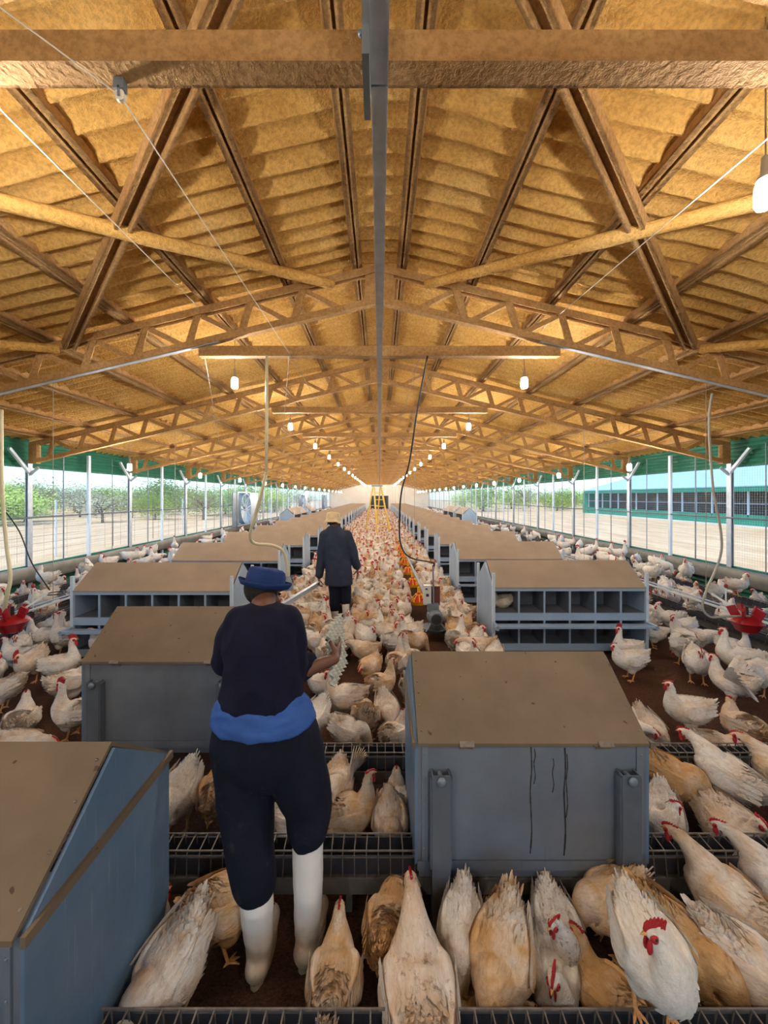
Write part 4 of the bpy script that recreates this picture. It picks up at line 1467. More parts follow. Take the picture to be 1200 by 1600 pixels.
# ---------------- the man walking away
D = dict(base=(-.655, 6.2, 0), neck=(-.74, 6.25, 1.50), head=(-.765, 6.30, 1.605), face=(.30, .93, -.18), up=(0, .05, 1), hs=1.0,
    body=[(-.66, 6.2, .80, .16, .11), (-.66, 6.2, .92, .17, .12), (-.675, 6.2, 1.08, .155, .11), (-.70, 6.22, 1.30, .18, .12), (-.725, 6.24, 1.44, .16, .09), (-.74, 6.25, 1.50, .07, .06)],
    armL=((-.905, 6.22, 1.40), (-.955, 6.22, 1.05), (-.975, 6.20, .70)), armR=((-.50, 6.24, 1.40), (-.405, 6.20, 1.06), (-.36, 6.30, .83)),
    handL=((-.03, .05, -1), (.9, .3, 0), (.5, .7, .6), 1.05, 1), handR=((.02, .12, -1), (-.9, .2, 0), (.3, .35, .3), 1.0, -1),
    legL=((-.745, 6.2, .86), (-.725, 6.2, .47), (-.715, 6.18, .10), (-.70, 6.36, 0)), legR=((-.575, 6.2, .86), (-.552, 6.215, .47), (-.535, 6.16, .10), (-.50, 6.34, 0)))
p2, fr2 = build_person(D)
b2 = D['base']
jk = [torso([(-.655, 6.2, .60, .225, .165), (-.655, 6.2, .66, .222, .165), (-.665, 6.2, .95, .205, .155), (-.685, 6.21, 1.18, .215, .155), (-.715, 6.23, 1.38, .225, .14), (-.735, 6.245, 1.49, .13, .10), (-.742, 6.25, 1.545, .085, .085)])]
jk.append(limb([(-.880, 6.22, 1.39), (-.935, 6.22, 1.08), (-.968, 6.205, .76)], [.090, .074, .062]))
jk.append(limb([(-.530, 6.235, 1.39), (-.425, 6.205, 1.10), (-.372, 6.275, .89)], [.090, .076, .064]))
link('jacket', organic(jk, .013, 6, folds(.012, 6.0, 11.0, .6)), 'jacket_charcoal', p2, b2)
tr = [torso([(-.655, 6.2, .72, .14, .11), (-.657, 6.2, .80, .19, .14), (-.66, 6.2, .95, .185, .14)]),
      limb([(-.740, 6.2, .82), (-.728, 6.2, .55), (-.718, 6.185, .24)], [.105, .095, .082]),
      limb([(-.575, 6.2, .82), (-.556, 6.215, .55), (-.544, 6.178, .36)], [.105, .098, .088])]
link('trousers', organic(tr, .013, 5, folds(.008, 7, 13.0, .8)), 'trouser_navy', p2, b2)
boot(p2, b2, (-.718, 6.18, .30), (-.715, 6.18, .11), (-.70, 6.36, 0), .066, .052)
boot(p2, b2, (-.545, 6.175, .40), (-.535, 6.16, .11), (-.50, 6.34, 0), .066, .052)
hat(p2, b2, fr2[0] + V(0, -.005, .025), (.08, .10, 1), .112, .135, .14, -.035, 'hat_beige', 8)
tag(p2, 'person in a beige hat and dark jacket walking away between the nest boxes', 'person')
m = MB()
a = V(-.985, 6.24, .615); b = V(-1.22, 4.75, .66)
m.bar(a, b, .012, .085, (0, 0, 1)); m.bar(a + V(.02, 0, .04), b + V(.02, 0, .04), .05, .006, (0, 0, 1))
tag(m.build('metal_strip', 'galvanised_steel'), 'long grey metal strip carried low by the person in the dark jacket', 'metal strip')

# ================================================================== HENS
BODY = [(-.212, .098, .018, .030), (-.182, .078, .055, .060), (-.130, .034, .098, .096), (-.060, -.004, .128, .124),
        (.020, -.015, .136, .132), (.088, .000, .118, .120), (.130, .032, .090, .098)]
NECKS = {
 'up':    ([(.150, .080, .066, .072), (.160, .125, .050, .053), (.164, .165, .038, .040), (.172, .200, .033, .035)], [(.190, .226, .031, .032), (.212, .230, .023, .025), (.228, .226, .011, .013)]),
 'tall':  ([(.146, .085, .064, .068), (.152, .140, .047, .049), (.155, .195, .035, .037), (.162, .235, .031, .033)], [(.180, .262, .030, .031), (.202, .266, .023, .024), (.218, .262, .011, .013)]),
 'short': ([(.148, .066, .072, .076), (.160, .100, .056, .058), (.168, .128, .043, .044), (.178, .150, .036, .038)], [(.196, .168, .032, .033), (.217, .168, .024, .026), (.233, .162, .011, .013)]),
 'reach': ([(.168, .050, .066, .072), (.208, .062, .050, .052), (.246, .068, .039, .040), (.278, .064, .034, .035)], [(.303, .054, .031, .032), (.323, .042, .023, .025), (.337, .030, .011, .013)]),
 'peck':  ([(.165, .004, .070, .078), (.198, -.040, .052, .056), (.222, -.085, .040, .042), (.238, -.125, .034, .036)], [(.252, -.160, .031, .032), (.262, -.184, .023, .025), (.266, -.200, .011, .013)]),
 'tuck':  ([(.146, .055, .076, .078), (.150, .090, .062, .064), (.152, .118, .048, .048), (.158, .138, .038, .040)], [(.172, .152, .033, .034), (.192, .148, .024, .026), (.207, .140, .011, .013)]),
}
class Hen: pass
def hen_shape(neck='up', pitch=0, yaw=0, bz=.275, legs=True, detail=2, tail_up=52, flap=0, comb=.6, seed=0, tail_len=1.0, plump=1.0):
    r = random.Random(seed)
    H = Hen()
    np_, hp = NECKS[neck]
    rotp = Matrix.Rotation(R(pitch), 3, 'X')
    C = V(0, 0, bz)
    st = []   # position, w, h
    for (y, z, w, h) in BODY:
        st.append((C + rotp @ V(0, y, z), w * plump, h * plump))
    piv = C + rotp @ V(0, .12, .05)
    L = len(np_) + len(hp)
    ncs = []
    for i, (y, z, w, h) in enumerate(np_ + hp):
        p = C + (rotp @ V(0, y, z) if neck != 'peck' else Matrix.Rotation(R(pitch * .5), 3, 'X') @ V(0, y, z))
        a = R(yaw) * min(1.0, (i + 1) / len(np_))
        p = piv + Matrix.Rotation(a, 3, 'Z') @ (p - piv)
        ncs.append((p, w, h))
    # keep the head off the ground
    low = min(p.z for p, w, h in ncs)
    if low < .03:
        ncs = [(p + V(0, 0, (.03 - low) * i / (len(ncs) - 1)), w, h) for i, (p, w, h) in enumerate(ncs)]
    st += ncs
    per = {3: 5, 2: 3, 1: 1}[detail]
    n = {3: 30, 2: 14, 1: 8}[detail]
    q = catmull([tuple(p) + (w, h) for p, w, h in st], per)
    body = MB(); rings = []; fr = []
    for i, c in enumerate(q):
        p = V(*c[:3])
        a = V(*q[max(0, i - 1)][:3]); b = V(*q[min(len(q) - 1, i + 1)][:3])
        t = (b - a).normalized()
        sd = t.cross(V(0, 0, 1))
        if sd.length < .15: sd = V(1, 0, 0) if not fr else fr[-1][2]
        sd.normalize()
        if fr and sd.dot(fr[-1][2]) < 0: sd = -sd
        if abs(yaw) < 5: sd = V(1, 0, 0)
        u = sd.cross(t).normalized()
        ring = []
        for k in range(n):
            an = 2 * PI * k / n
            ca, sa = math.cos(an), math.sin(an)
            w, h = c[3], c[4]
            if sa < 0: w *= 1 - .10 * sa * sa
            f = 1.0
            if detail == 3:
                f += .020 * noise.noise((ca * 2.2, sa * 2.2, i * .35 + seed * 3)) + .012 * noise.noise((ca * 6, sa * 6, i * .9 + seed))
            ring.append(p + sd * (w * f * ca) + u * (h * f * sa))
        rings.append(ring); fr.append((p, t, sd, u, c[3], c[4]))
    core = MB() if detail == 3 else body
    core.loft(rings)
    def leaf(p, d, nrm, L, w, lift, thick=False):
        d = d.normalized(); s_ = d.cross(nrm).normalized()
        a = p + s_ * w * .35; b = p - s_ * w * .35
        m1 = p + d * L * .55 + s_ * w * .5 + nrm * lift * .55; m2 = p + d * L * .55 - s_ * w * .5 + nrm * lift * .55
        t1 = p + d * L * .9 + s_ * w * .25 + nrm * lift * .9; t2 = p + d * L * .9 - s_ * w * .25 + nrm * lift * .9
        tip = p + d * L + nrm * lift
        body._add([a, b, m2, m1, t1, t2, tip], [(0, 1, 2, 3), (3, 2, 5, 4), (4, 5, 6)])
    # tail: ragged fan of feathers
    nt_ = {3: 17, 2: 7, 1: 3}[detail]
    root = C + rotp @ V(0, -.165, .060)
    for k in range(nt_):
        s_ = (k / (nt_ - 1) - .5) * 2
        el = R(tail_up + r.uniform(-9, 9) - 12 * abs(s_))
        d = rotp @ V(math.sin(s_ * .24), -math.cos(el), math.sin(el)).normalized()
        L_ = (.112 + r.uniform(-.03, .02) - .035 * abs(s_)) * tail_len
        nrm = V(1 if s_ >= 0 else -1, 0, .0) * .7 + rotp @ V(0, -.3, -.5)
        nrm = (nrm - d * nrm.dot(d)).normalized()
        p = root + rotp @ V(s_ * .035, -.01 + r.uniform(-.01, .01), -.012 * abs(s_))
        wd = .028 if detail > 1 else .05
        s2 = d.cross(nrm).normalized()
        pr = []
        for f_, ww in ((0, .6), (.4, 1.0), (.8, .8), (.97, .35), (1.0, .08)):
            cc = p + d * L_ * f_
            pr.append([cc + s2 * wd * .5 * ww, cc + nrm * .0035, cc - s2 * wd * .5 * ww, cc - nrm * .0035])
        body.loft(pr)
    # folded or raised wings
    for sx in (-1, 1):
        if flap:
            sh = C + rotp @ V(sx * .105, .05, .06)
            nf = 11 if detail == 3 else 7
            for k in range(nf):
                f_ = k / (nf - 1)
                el = R(flap - 62 * f_); 
                d = V(sx * math.cos(el) * .75, -.25 - .75 * f_, math.sin(el)).normalized()
                L_ = .30 - .06 * f_ + r.uniform(-.015, .015)
                nrm = d.cross(V(0, 1, 0.2)).normalized()
                s2 = d.cross(nrm).normalized(); wd = .062
                pr = []
                p = sh + V(0, -.10 * f_, -.03 * f_)
                for g, ww in ((0, .8), (.3, 1.0), (.75, .95), (.95, .5), (1.0, .1)):
                    cc = p + d * L_ * g - V(0, 0, .05) * g * g
                    th = .016 * (1 - g) + .002
                    pr.append([cc + s2 * wd * .5 * ww, cc + nrm * th, cc - s2 * wd * .5 * ww, cc - nrm * th])
                body.loft(pr)
        elif detail > 1:
            pr = []
            m_ = {3: 14, 2: 8}[detail]
            for (y, x, z, hh, th) in ((.110, .086, .030, .020, .012), (.080, .108, .022, .052, .024), (.020, .126, .015, .072, .026), (-.05, .120, .020, .070, .026), (-.11, .098, .038, .052, .022), (-.16, .070, .058, .030, .015), (-.20, .048, .074, .010, .006)):
                cc = C + rotp @ V(sx * x * plump, y, z)
                ring = []
                for k in range(m_):
                    an = 2 * PI * k / m_
                    ring.append(cc + rotp @ V(sx * th * math.cos(an) - sx * .20 * hh * math.sin(an), 0, hh * math.sin(an)))
                pr.append(ring)
            core.loft(pr)
            if detail == 3:
                for row in range(3):
                    for k in range(6):
                        y = .07 - .038 * k - row * .01; z = .055 - .035 * row + .006 * k
                        p = C + rotp @ V(sx * (.147 - .004 * k * (1 + .3 * k) * .9) * plump, y, z)
                        leaf(p, rotp @ V(-sx * .22, -1, .22), rotp @ V(sx, -.1, .3).normalized(), .085, .036, .006)
    # shingled feathers
    if detail == 3:
        for k in range(1700):
            i = int(r.random() ** .9 * (len(fr) - 7)) + 1
            p, t, sd, u, w, h = fr[i]
            an = r.uniform(0, 2 * PI)
            ca, sa = math.cos(an), math.sin(an)
            nrm = (sd * ca / max(w, .01) + u * sa / max(h, .01)).normalized()
            pp = p + sd * w * ca + u * h * sa - nrm * .003
            big = min(1.0, w / .12)
            leaf(pp, -t + V(r.uniform(-.2, .2), r.uniform(-.2, .2), r.uniform(-.25, .12)), nrm, .022 + .022 * big * r.uniform(.7, 1.2), .012 + .016 * big, .002 + .005 * r.random())
    elif detail == 2:
        for k in range(110):
            i = r.randrange(1, len(fr) - 8)
            p, t, sd, u, w, h = fr[i]
            an = r.uniform(0, 2 * PI); ca, sa = math.cos(an), math.sin(an)
            nrm = (sd * ca / max(w, .01) + u * sa / max(h, .01)).normalized()
            leaf(p + sd * w * ca + u * h * sa - nrm * .003, -t + V(r.uniform(-.3, .3), 0, r.uniform(-.3, .1)), nrm, .055, .04, .014)
    # legs
    if legs:
        for sx in (-1, 1):
            hip = C + V(sx * .066, .0, -.085)
            core.ell(C + V(sx * .062, .005, -.095), (.050, .068, .080), 12 if detail == 3 else 7, 8 if detail == 3 else 5)
            kz = max(.10, hip.z - .055)
            if detail > 1:
                body.cur = 1
                body.tube([(sx * .064, -.015, kz + .03), (sx * .064, -.030, kz - .02), (sx * .066, -.008, .028), (sx * .066, 0, .012)], [.017, .0105, .0085, .010], 8 if detail == 3 else 5)
                for an in (-35, 0, 35, 180):
                    d = V(math.sin(R(an)), math.cos(R(an)), 0)
                    LL = .058 if an != 180 else .028
                    body.tube([V(sx * .066, 0, .014), V(sx * .066, 0, .012) + d * LL * .6, V(sx * .066, 0, .004) + d * LL], [.0085, .0068, .003], 6 if detail == 3 else 4)
                body.cur = 0
    if detail == 3:
        me = organic([core], .0075, 3)
        body._add([v.co for v in me.vertices], [tuple(p.vertices) for p in me.polygons])
        bpy.data.meshes.remove(me)
    H.body = body
    # head frame
    p0 = ncs[len(np_)][0]; p1 = ncs[-1][0]
    d = (p1 - p0).normalized()
    up = V(0, 0, 1) if abs(d.z) < .8 else V(math.sin(-R(yaw)) , math.cos(R(yaw)), 0)
    u = (up - d * up.dot(d)).normalized(); s_ = d.cross(u)
    rotm = Matrix((s_, d, u)).transposed()
    def hp_(x, y, z): return p0 + s_ * x + d * y + u * z
    # beak
    m = MB(); m.loft([[hp_(.010 * math.cos(2 * PI * k / 8), .032, .004 + .010 * math.sin(2 * PI * k / 8)) for k in range(8)], [hp_(.007 * math.cos(2 * PI * k / 8), .046, .002 + .007 * math.sin(2 * PI * k / 8)) for k in range(8)], [hp_(.001 * math.cos(2 * PI * k / 8), .060, -.005 + .001 * math.sin(2 * PI * k / 8)) for k in range(8)]])
    H.beak = m
    # comb
    m = MB()
    spikes = 6
    prof = [(-.040, .020)]
    for k in range(spikes):
        y = -.036 + .074 * k / (spikes - 1)
        hh = (.030 + .016 * math.sin(PI * (k + .6) / spikes)) * comb + .010
        prof += [(y - .006, hh * .62 + .008), (y - .004 - .006, hh + .006), (y + .004, hh * .62 + .010)]
    prof += [(.046, .014), (.034, .004), (0, .022)]
    mid = [hp_(0, y, z) for y, z in prof]
    nn = len(prof)
    c0 = hp_(0, 0, .020)
    L1 = [p + s_ * .0045 for p in mid]; R1 = [p - s_ * .0045 for p in mid]
    fs = []
    vs = L1 + R1 + [c0 + s_ * .009, c0 - s_ * .009]
    for k in range(nn):
        k2 = (k + 1) % nn
        fs += [(k, k2, nn + k2, nn + k), (k, k2, 2 * nn), (nn + k2, nn + k, 2 * nn + 1)]
    m._add(vs, fs)
    for sx in (-1, 1):   # red face
        m.ell(hp_(sx * .020, .010, .000), (.011, .022, .019), 10, 7, rotm)
    H.comb = m
    m = MB()
    for sx in (-1, 1):
        m.ell(hp_(sx * .011, .026, -.034 - .010 * comb), (.006, .013, .022 + .008 * comb), 9, 7, rotm)
        m.ell(hp_(sx * .027, -.012, -.016), (.006, .009, .012), 8, 6, rotm)
    H.wattle = m
    m = MB()
    for sx in (-1, 1):
        m.ell(hp_(sx * .029, .012, .006), (.004, .006, .006), 8, 6, rotm)
    H.eye = m
    return H
MATS_NEAR = ['feathers', 'leg_yellow']
def hen_meshes(key, **kw):
    H = hen_shape(**kw)
    if kw.get('detail', 2) == 3:
        return [('hen', H.body.mesh('hen', MATS_NEAR, 50)), ('comb', H.comb.mesh('comb', 'comb_red', 40)), ('wattle', H.wattle.mesh('wattle', 'comb_red', 180)), ('beak', H.beak.mesh('beak', 'beak_horn', 40)), ('eye', H.eye.mesh('eye', 'eye_dark', 180))]
    m = MB()
    H.body.f; m.v = list(H.body.v); m.f = list(H.body.f); m.mi = [0 if k == 0 else 2 for k in H.body.mi]
    m.cur = 1; m._add(H.comb.v, H.comb.f); m._add(H.wattle.v, H.wattle.f)
    m.cur = 2; m._add(H.beak.v, H.beak.f)
    return [('hen', m.mesh('hen', ['feathers', 'comb_red', 'leg_yellow'], 55))]

# ---- poses for the near hens (full detail)
NEARP = {}
def near_pose(key, **kw):
    if key not in NEARP:
        kw['detail'] = 3
        kw['seed'] = len(NEARP) * 5 + 2
        NEARP[key] = hen_meshes(key, **kw)
POSES = {
 'stand': dict(neck='up', pitch=4), 'tall': dict(neck='tall', pitch=8), 'short': dict(neck='short', pitch=0),
 'look_left': dict(neck='up', pitch=3, yaw=55), 'look_right': dict(neck='short', pitch=2, yaw=-60),
 'peck': dict(neck='peck', pitch=-9, tail_up=42), 'peck_deep': dict(neck='peck', pitch=-18, tail_up=44),
 'reach': dict(neck='reach', pitch=6), 'reach_up': dict(neck='reach', pitch=22, bz=.285),
 'sit': dict(neck='short', pitch=4, bz=.135, legs=False), 'sit_tuck': dict(neck='tuck', pitch=2, bz=.14, legs=False, plump=1.08),
 'preen': dict(neck='short', pitch=-4, yaw=118), 'preen_r': dict(neck='tuck', pitch=-2, yaw=-120),
 'cock': dict(neck='tall', pitch=10, comb=1.7, plump=1.04), 'cock_low': dict(neck='reach', pitch=-14, comb=1.6),
 'cock_front': dict(neck='short', pitch=-6, comb=1.6),
 'flap': dict(neck='reach', pitch=6, flap=80), 'perch': dict(neck='short', pitch=10, yaw=-85, comb=1.1), 'sit_cock': dict(neck='short', pitch=0, bz=.15, legs=False, comb=1.4, yaw=-25), 'up_low': dict(neck='reach', pitch=20), 'lie': dict(neck='reach', pitch=0, bz=.14, legs=False), 'flap_low': dict(neck='up', pitch=4, flap=48),
}
HENXY = []
HS = 0.78
def hen(x, y, heading, pose, label, buff=.45, dirt=.3, size=1.0, z=0.0, tilt=0.0):
    """heading in degrees: 0 looks away from the camera, 90 to the right, 180 at the camera, 270 to the left"""
    near_pose(pose, **POSES[pose])
    parts = NEARP[pose]
    o = put('hen', parts[0][1], None, (x, y, z), -R(heading))
    if tilt: o.rotation_euler = (R(tilt), 0, -R(heading))
    o.scale = (size * HS,) * 3
    o.color = (buff, dirt, 0, 1)
    for nme, me in parts[1:]:
        put(nme, me, o)
    tag(o, label, 'hen', 'hens')
    HENXY.append((x, y))
    return o
def hen_px(px, py, zc, *a, **k):
    """body centre seen at photo pixel, at height zc"""
    y = F * (CAMZ - zc) / (py - 776.0)
    return hen((px - 593.0) * y / F, y, *a, **k)

# between the bottom trough and the second one
hen(-.80, 1.46, 205, 'peck_deep', 'white hen in the lower left corner, tail raised high and head down to the litter', .42, .5, 1.06)
hen(-.68, 1.70, 55, 'peck', 'buff-backed hen bending down just left of the white boots', .72, .25, 1.02)
hen(-.17, 1.45, 2, 'short', 'buff and white hen seen from behind, right of the boots', .62, .35, .92)
hen(.045, 1.62, 12, 'peck', 'buff hen with lowered head half behind the big foreground hen', .78, .35)
hen(.140, 1.36, 358, 'up_low', 'big foreground hen seen from behind at the bottom centre, tan stain down its back', .46, .9, 1.22)
hen(.350, 1.62, 195, 'peck', 'white hen with pointed tail right behind the left leg of the grey-backed nest box', .32, .3, .9)
hen(.475, 1.50, 212, 'peck_deep', 'cream hen bowed down with raised tail under the right nest box', .66, .15, 1.08)
hen(.765, 1.66, 186, 'look_right', 'speckled white hen under the right nest box, red comb turned to us', .25, 1.0, .9, -.03)
hen(.69, 1.55, 190, 'sit_cock', 'white hen with upright red comb facing us at the bottom trough', .30, .5, .95)
hen(.36, 1.42, 88, 'lie', 'cream hen lying flat along the bottom trough', .6, .3, .98, -.06)
hen(.905, 1.275, 186, 'perch', 'white hen perched on the bottom trough with both feet on the wire', .22, .15, .98, .30)
hen(1.04, 1.72, 262, 'peck', 'dull cream hen half hidden behind the right leg of the nest box', .68, .3, 1.0)
hen(1.20, 1.53, 146, 'peck', 'tan hen standing close behind the perched white hen', .85, .5, 1.08)
hen(1.42, 1.47, 128, 'peck', 'hen with a jagged white raised tail near the lower right corner', .45, .3, 1.05)
hen(1.545, 1.70, 330, 'reach_up', 'tan and white hen stretching its neck to the second trough at the right edge', .58, .5, 1.08)
hen(1.86, 1.80, 318, 'reach_up', 'hen at the right edge whose white head alone shows at the second trough', .4, .3, 1.0)
hen(.88, 1.47, 330, 'sit', 'buff hen sitting under the perched white hen', .80, .4, .92)
hen(-1.02, 1.62, 20, 'sit', 'hen sitting against the blue gable end at the lower left', .4, .3, .9)
# between the second and third trough
hen(-1.22, 2.32, 184, 'peck', 'white fluffy hen between the blue gable end and the woman', .25, .4, 1.05)
hen(-1.00, 2.36, 350, 'reach', 'buff hen with one leg showing left of the woman', .66, .3)
hen(-.52, 2.30, 96, 'sit', 'white hen seen through the gap between the legs of the woman', .25, .2, .95)
hen(-.27, 2.42, 182, 'flap', 'hen raising its wings right of the woman behind the second trough', .48, .25, .98)
hen(-.17, 2.20, 62, 'stand', 'golden-backed hen looking right beside the raised boot', .66, .3, .96)
hen(-.28, 2.22, 112, 'peck', 'white hen pecking with a red face beside the golden-backed hen', .35, .2, .85)
hen(.10, 2.38, 5, 'sit_tuck', 'round white hen sitting left of the right nest box', .35, .25)
hen(.06, 2.16, 178, 'peck', 'cream hen with hidden head just left of the right nest box', .55, .2, .9)
hen(1.60, 2.18, 214, 'preen', 'white hen bending its red head low by the right end of the near box', .3, .5)
hen(1.86, 2.46, 118, 'peck', 'buff hen tail to the left, behind the second trough on the right', .78, .15, 1.12)
hen(2.02, 2.20, 172, 'sit_tuck', 'fluffed hen with a brown-stained back on the right, behind the second trough', .5, .9, 1.15)
hen(2.22, 2.46, 330, 'reach_up', 'white hen reaching with red comb to the farthest cross trough', .35, .3, 1.12)
hen(2.62, 2.50, 318, 'reach_up', 'cream hen at the right edge reaching to the farthest cross trough', .6, .3, 1.05)
# the open floor behind the third trough
hen(-.31, 3.42, 276, 'stand', 'white hen in profile looking left beside the egg tray', .42, .35, 1.1)
hen(-.115, 3.16, 358, 'peck_deep', 'hen seen from behind, white tail up and buff belly, right of the profile hen', .62, .15, 1.05)
hen(.02, 3.72, 48, 'stand', 'golden hen looking right with white neck on the open brown floor', .66, .25, 1.0)
hen(-.24, 2.98, 100, 'peck', 'white hen pecking right at the farthest trough', .42, .2, .95)
hen(.06, 3.26, 168, 'peck', 'buff-white hen with tail up close to the lid corner of the right nest box', .45, .2, .98)
hen(.115, 2.98, 38, 'short', 'hen with a bright red comb looking right at the farthest trough', .5, .3, .86)
hen(-.54, 3.14, 205, 'peck', 'white hen whose tail shows at the waist of the woman', .28, .2)
hen(.19, 4.20, 22, 'tall', 'tall white-necked hen right of the egg tray', .55, .2, 1.05)
hen(.35, 4.32, 330, 'tall', 'tall white hen with red face above the lid of the right nest box', .4, .2, 1.0)
hen(.29, 3.72, 12, 'peck_deep', 'hen whose white tail sticks up at the left edge of the brown lid', .4, .2, .9)
hen(-.10, 4.10, 205, 'reach', 'buff hen with bent white head facing us beyond the egg tray', .7, .25)
hen(-.17, 4.55, 278, 'reach', 'buff hen with red face looking left beyond the egg tray', .62, .25)
hen(-.60, 3.95, 300, 'sit', 'white hen resting on the floor left of the egg tray', .3, .2)
hen(-.62, 4.45, 340, 'reach', 'cream hen bending away left of the egg tray', .5, .3)
# right-hand floor
hen(2.98, 4.62, 272, 'cock', 'white hen with a tall red comb looking left before the lower nest holes', .22, .2, .98)
hen(2.76, 4.24, 276, 'short', 'white hen with its feet showing, walking left behind the right near box', .34, .3, 1.06)
hen(2.60, 3.24, 282, 'stand', 'white hen looking left alone on the brown floor at the right', .36, .35, 1.06)
hen(2.13, 3.02, 176, 'peck_deep', 'hen with raised white tail and golden back by the right end of the brown lid', .5, .45, .92)
hen(1.96, 3.05, 150, 'reach', 'hen whose red comb just shows past the right edge of the brown lid', .2, .1, .9)
hen(3.02, 3.20, 8, 'sit_tuck', 'round buff hen sitting tail to us at the right', .6, .2, 1.08)
hen(2.60, 2.92, 98, 'lie', 'hen stretched flat along the farthest trough at the right', .55, .3, 1.05)
hen(3.42, 3.72, 320, 'flap_low', 'hen flapping its wing at the right edge', .4, .3, 1.06)
# left-hand floor
hen(-2.58, 3.22, 276, 'cock', 'white hen with red comb in profile left of the grey box behind the woman', .40, .35, 1.0)
hen(-2.72, 2.92, 92, 'lie', 'pinkish white hen lying on the left above the nearest brown lid', .45, .25, 1.08)
hen(-3.06, 3.28, 330, 'sit', 'big pale hen crouching at the left edge', .42, .25, 1.1)
hen(-2.98, 3.72, 40, 'reach', 'large white hen with head to the right left of the grey nest box', .42, .3, 1.12)
hen(-3.42, 4.12, 68, 'cock', 'white hen with a spiky upright red comb on the left', .36, .25, 1.06)
hen(-3.80, 4.18, 175, 'cock_front', 'hen with a drooping red comb facing us on the left', .5, .3, 1.06)
hen(-2.45, 4.02, 85, 'short', 'hen with pink face at the top left corner of the grey nest box', .4, .3, .95)
hen(-3.55, 3.62, 250, 'peck', 'white hen bending to the left with its fluffy tail up at the left edge', .45, .3)
hen(-3.45, 4.75, 290, 'reach_up', 'hen stretching its neck to the left feed trough', .3, .2, 1.0)
# a hen in the upper nest hole of the right-hand row
hen(1.68, 5.28, 265, 'sit_tuck', 'hen sitting in the first upper hole of the right-hand nest box', .42, .2, .86, .50)

# ---- mid-distance hens: lighter meshes, many copies
MIDP = []
for i, (nk, pt, yw, bz, lg) in enumerate((('up', 4, 0, .275, True), ('tall', 8, 0, .28, True), ('peck', -16, 0, .27, True), ('short', 0, 35, .27, True), ('reach', 4, 0, .27, True), ('up', 2, -55, .27, True), ('peck', -24, 0, .27, True), ('sit', 0, 0, 0, False))):
    if nk == 'sit': kw = dict(neck='short', pitch=2, bz=.15, legs=False)
    else: kw = dict(neck=nk, pitch=pt, yaw=yw, bz=bz, legs=lg)
    MIDP.append(hen_meshes('m%d' % i, detail=2, seed=40 + i, comb=.6 + .8 * (i % 4 == 0), **kw)[0][1])
rng = random.Random(23)
def blocked(x, y, mg=.0):
    for (nx_, ny_) in NEST:
        if abs(x - nx_) < 1.16 + mg and ny_ - .28 < y < ny_ + .95: return True
    if math.hypot(x + .655, y - 6.25) < .38: return True
    if abs(x + .58) < .24 and 5.45 < y < 6.3: return True
    if math.hypot(x - .80, y - 5.50) < .30: return True
    for (qx, qy) in PANS[:24]:
        if math.hypot(x - qx, y - qy) < .26: return True
    if y < 13 and abs(x - .67) < .24: return True
    return False
class Grid:
    def __init__(s, d): s.d = d; s.g = {}
    def ok(s, x, y, d):
        i, j = int(x // s.d), int(y // s.d)
        for a in (-1, 0, 1):
            for b in (-1, 0, 1):
                for (u, v) in s.g.get((i + a, j + b), ()):
                    if (u - x) ** 2 + (v - y) ** 2 < d * d: return False
        return True
    def add(s, x, y): s.g.setdefault((int(x // s.d), int(y // s.d)), []).append((x, y))
G = Grid(.45)
for (x, y) in HENXY: G.add(x, y)
cand = []
def scatter(x0, x1, y0, y1, tries, d, zone, z=0.0):
    for _ in range(tries):
        x = rng.uniform(x0, x1); y = rng.uniform(y0, y1)
        if blocked(x, y) or not G.ok(x, y, d): continue
        # must be within the frame
        px = 593 + F * x / y
        if px < -60 or px > 1260: continue
        G.add(x, y); cand.append((x, y, zone, z))
# aisle
scatter(-1.72, 1.36, 4.75, 9, 6500, .215, 'aisle')
scatter(-1.72, 1.36, 9, 22, 11000, .232, 'aisle')
scatter(-1.72, 1.36, 22, 52, 16000, .28, 'aisle')
scatter(.35, 1.30, 4.3, 4.8, 200, .24, 'aisle')
scatter(1.0, 1.32, 4.6, 6.8, 300, .21, 'aisle')
scatter(-1.1, .30, 4.5, 4.8, 90, .26, 'aisle')
# right strip
scatter(3.65, 4.35, 4.6, 6.4, 260, .27, 'right')
scatter(3.1, 4.3, 3.9, 4.6, 60, .33, 'right')
scatter(3.75, 6.7, 5.6, 12, 700, .36, 'right')
scatter(3.75, 6.7, 12, 50, 1500, .5, 'right')
scatter(4.3, 6.6, 3.6, 5.6, 60, .42, 'right')
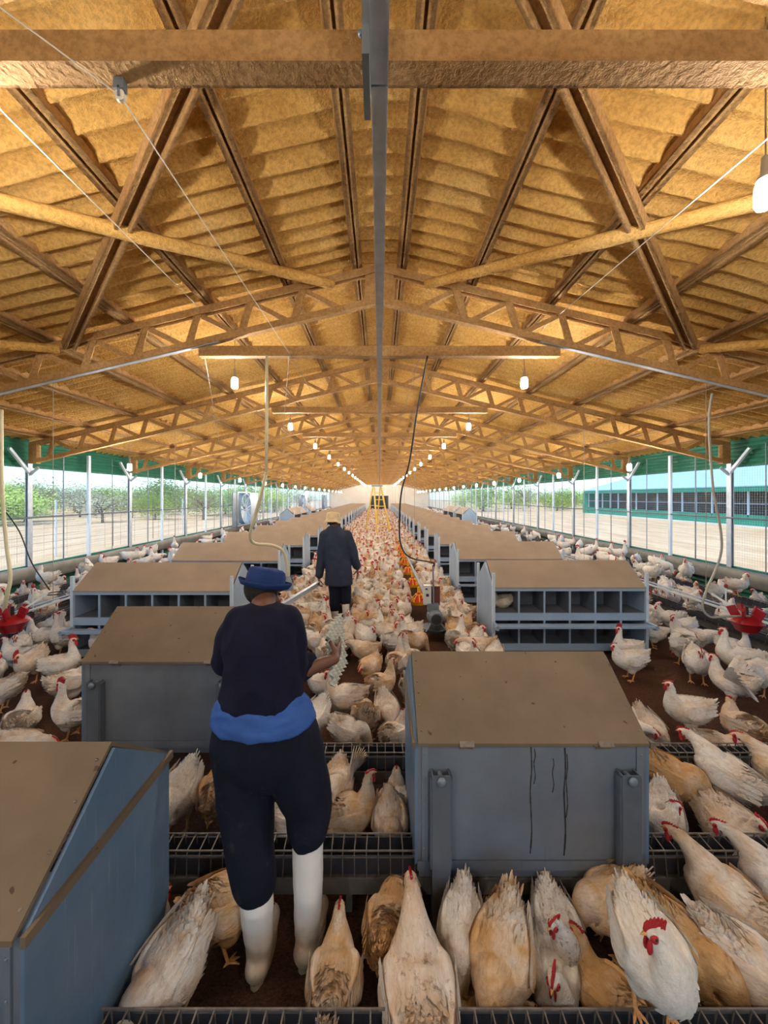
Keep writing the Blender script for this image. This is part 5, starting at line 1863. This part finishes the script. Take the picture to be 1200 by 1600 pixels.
# left strip
scatter(-4.4, -3.95, 4.0, 6.2, 160, .29, 'left')
scatter(-3.9, -2.5, 3.9, 4.5, 80, .36, 'left')
scatter(-6.7, -4.1, 4.6, 12, 700, .36, 'left')
scatter(-6.7, -4.1, 12, 50, 1500, .5, 'left')
cand.sort(key=lambda c: c[1])
NIND = 300 - len(HENXY)
near = cand[:NIND]; far = cand[NIND:]
rails = [4.85, 5.55, 6.25]
FULL = ['stand', 'tall', 'short', 'reach', 'peck', 'look_left']
for (x, y, zone, z) in near:
    zz = 0.0
    if zone != 'aisle':
        for q in rails:
            if abs(abs(x) - q) < .12: zz = .30
    buff = rng.uniform(.22, .72) if zone == 'aisle' else rng.uniform(.10, .45)  # plumage buff; aisle range also has warm ceiling bounce put into the colour
    if zone == 'aisle':
        lab = ('buff-white hen in the packed flock filling the aisle, left of the feed line', 'flock in the aisle left of the feed line') if x < .55 else ('buff-white hen in the packed flock between the feed line and the right nest boxes', 'flock in the aisle right of the feed line')
    elif zone == 'right':
        lab = ('white hen on the strip between the right nest boxes and the right windows', 'hens along the right wall') if x > 4.35 else ('white hen in the cluster at the outer end of the right-hand nest boxes', 'hens at the outer end of the right nest boxes')
    else:
        lab = ('white hen on the strip between the left nest boxes and the left windows', 'hens along the left wall') if x < -4.35 else ('white hen in the cluster at the outer end of the left-hand nest boxes', 'hens at the outer end of the left nest boxes')
    hd = rng.uniform(0, 360)
    if y < 5.4:
        pz = rng.choice(FULL)
        near_pose(pz, **POSES[pz])
        o = put('hen', NEARP[pz][0][1], None, (x, y, zz), hd * PI / 180)
        for nme, me in NEARP[pz][1:4]: put(nme, me, o)
    else:
        o = put('hen', rng.choice(MIDP[:7] if zone == 'aisle' else MIDP), None, (x, y, zz), R(hd))
    sc = rng.uniform(.74, .90)
    o.scale = (sc, sc, sc * rng.uniform(.95, 1.06))
    o.color = (buff, rng.uniform(.1, .5), 0, 1)
    tag(o, lab[0], 'hen', lab[1])
# everything farther off: one mesh
LOW = []
for i, (nk, pt, yw) in enumerate((('up', 4, 0), ('tall', 8, 30), ('peck', -18, 0), ('short', 0, -40), ('reach', 4, 0))):
    H = hen_shape(neck=nk, pitch=pt, yaw=yw, detail=1, seed=80 + i, comb=1.3)
    c = MB()
    p = sum((Vector(v) for v in H.beak.v), Vector()) / len(H.beak.v)
    LOW.append((H.body, H.comb))
for zone, nm in (('aisle', 'far flock of buff-white hens packed in the aisle'), ('side', 'far white hens scattered along both side walls')):
    m = MB()
    for (x, y, zn, z) in far:
        if (zn == 'aisle') != (zone == 'aisle'): continue
        b, c = rng.choice(LOW)
        a = rng.uniform(0, 2 * PI); sc = rng.uniform(.76, .92)
        mt = Matrix.Translation((x, y, .3 if (zn != 'aisle' and min(abs(abs(x) - q) for q in rails) < .12) else 0)) @ Matrix.Rotation(a, 4, 'Z') @ Matrix.Scale(sc, 4)
        m.cur = 0; m._add([mt @ Vector(v) for v in b.v], b.f)
        m.cur = 1; m._add([mt @ Vector(v) for v in c.v], c.f)
    o = m.build('distant_hens', ['flock_feathers' if zone == 'aisle' else 'feathers', 'comb_red'], smooth=60)
    o.color = (.3, .2, 0, 1)
    tag(o, nm, 'hens', kind='stuff')
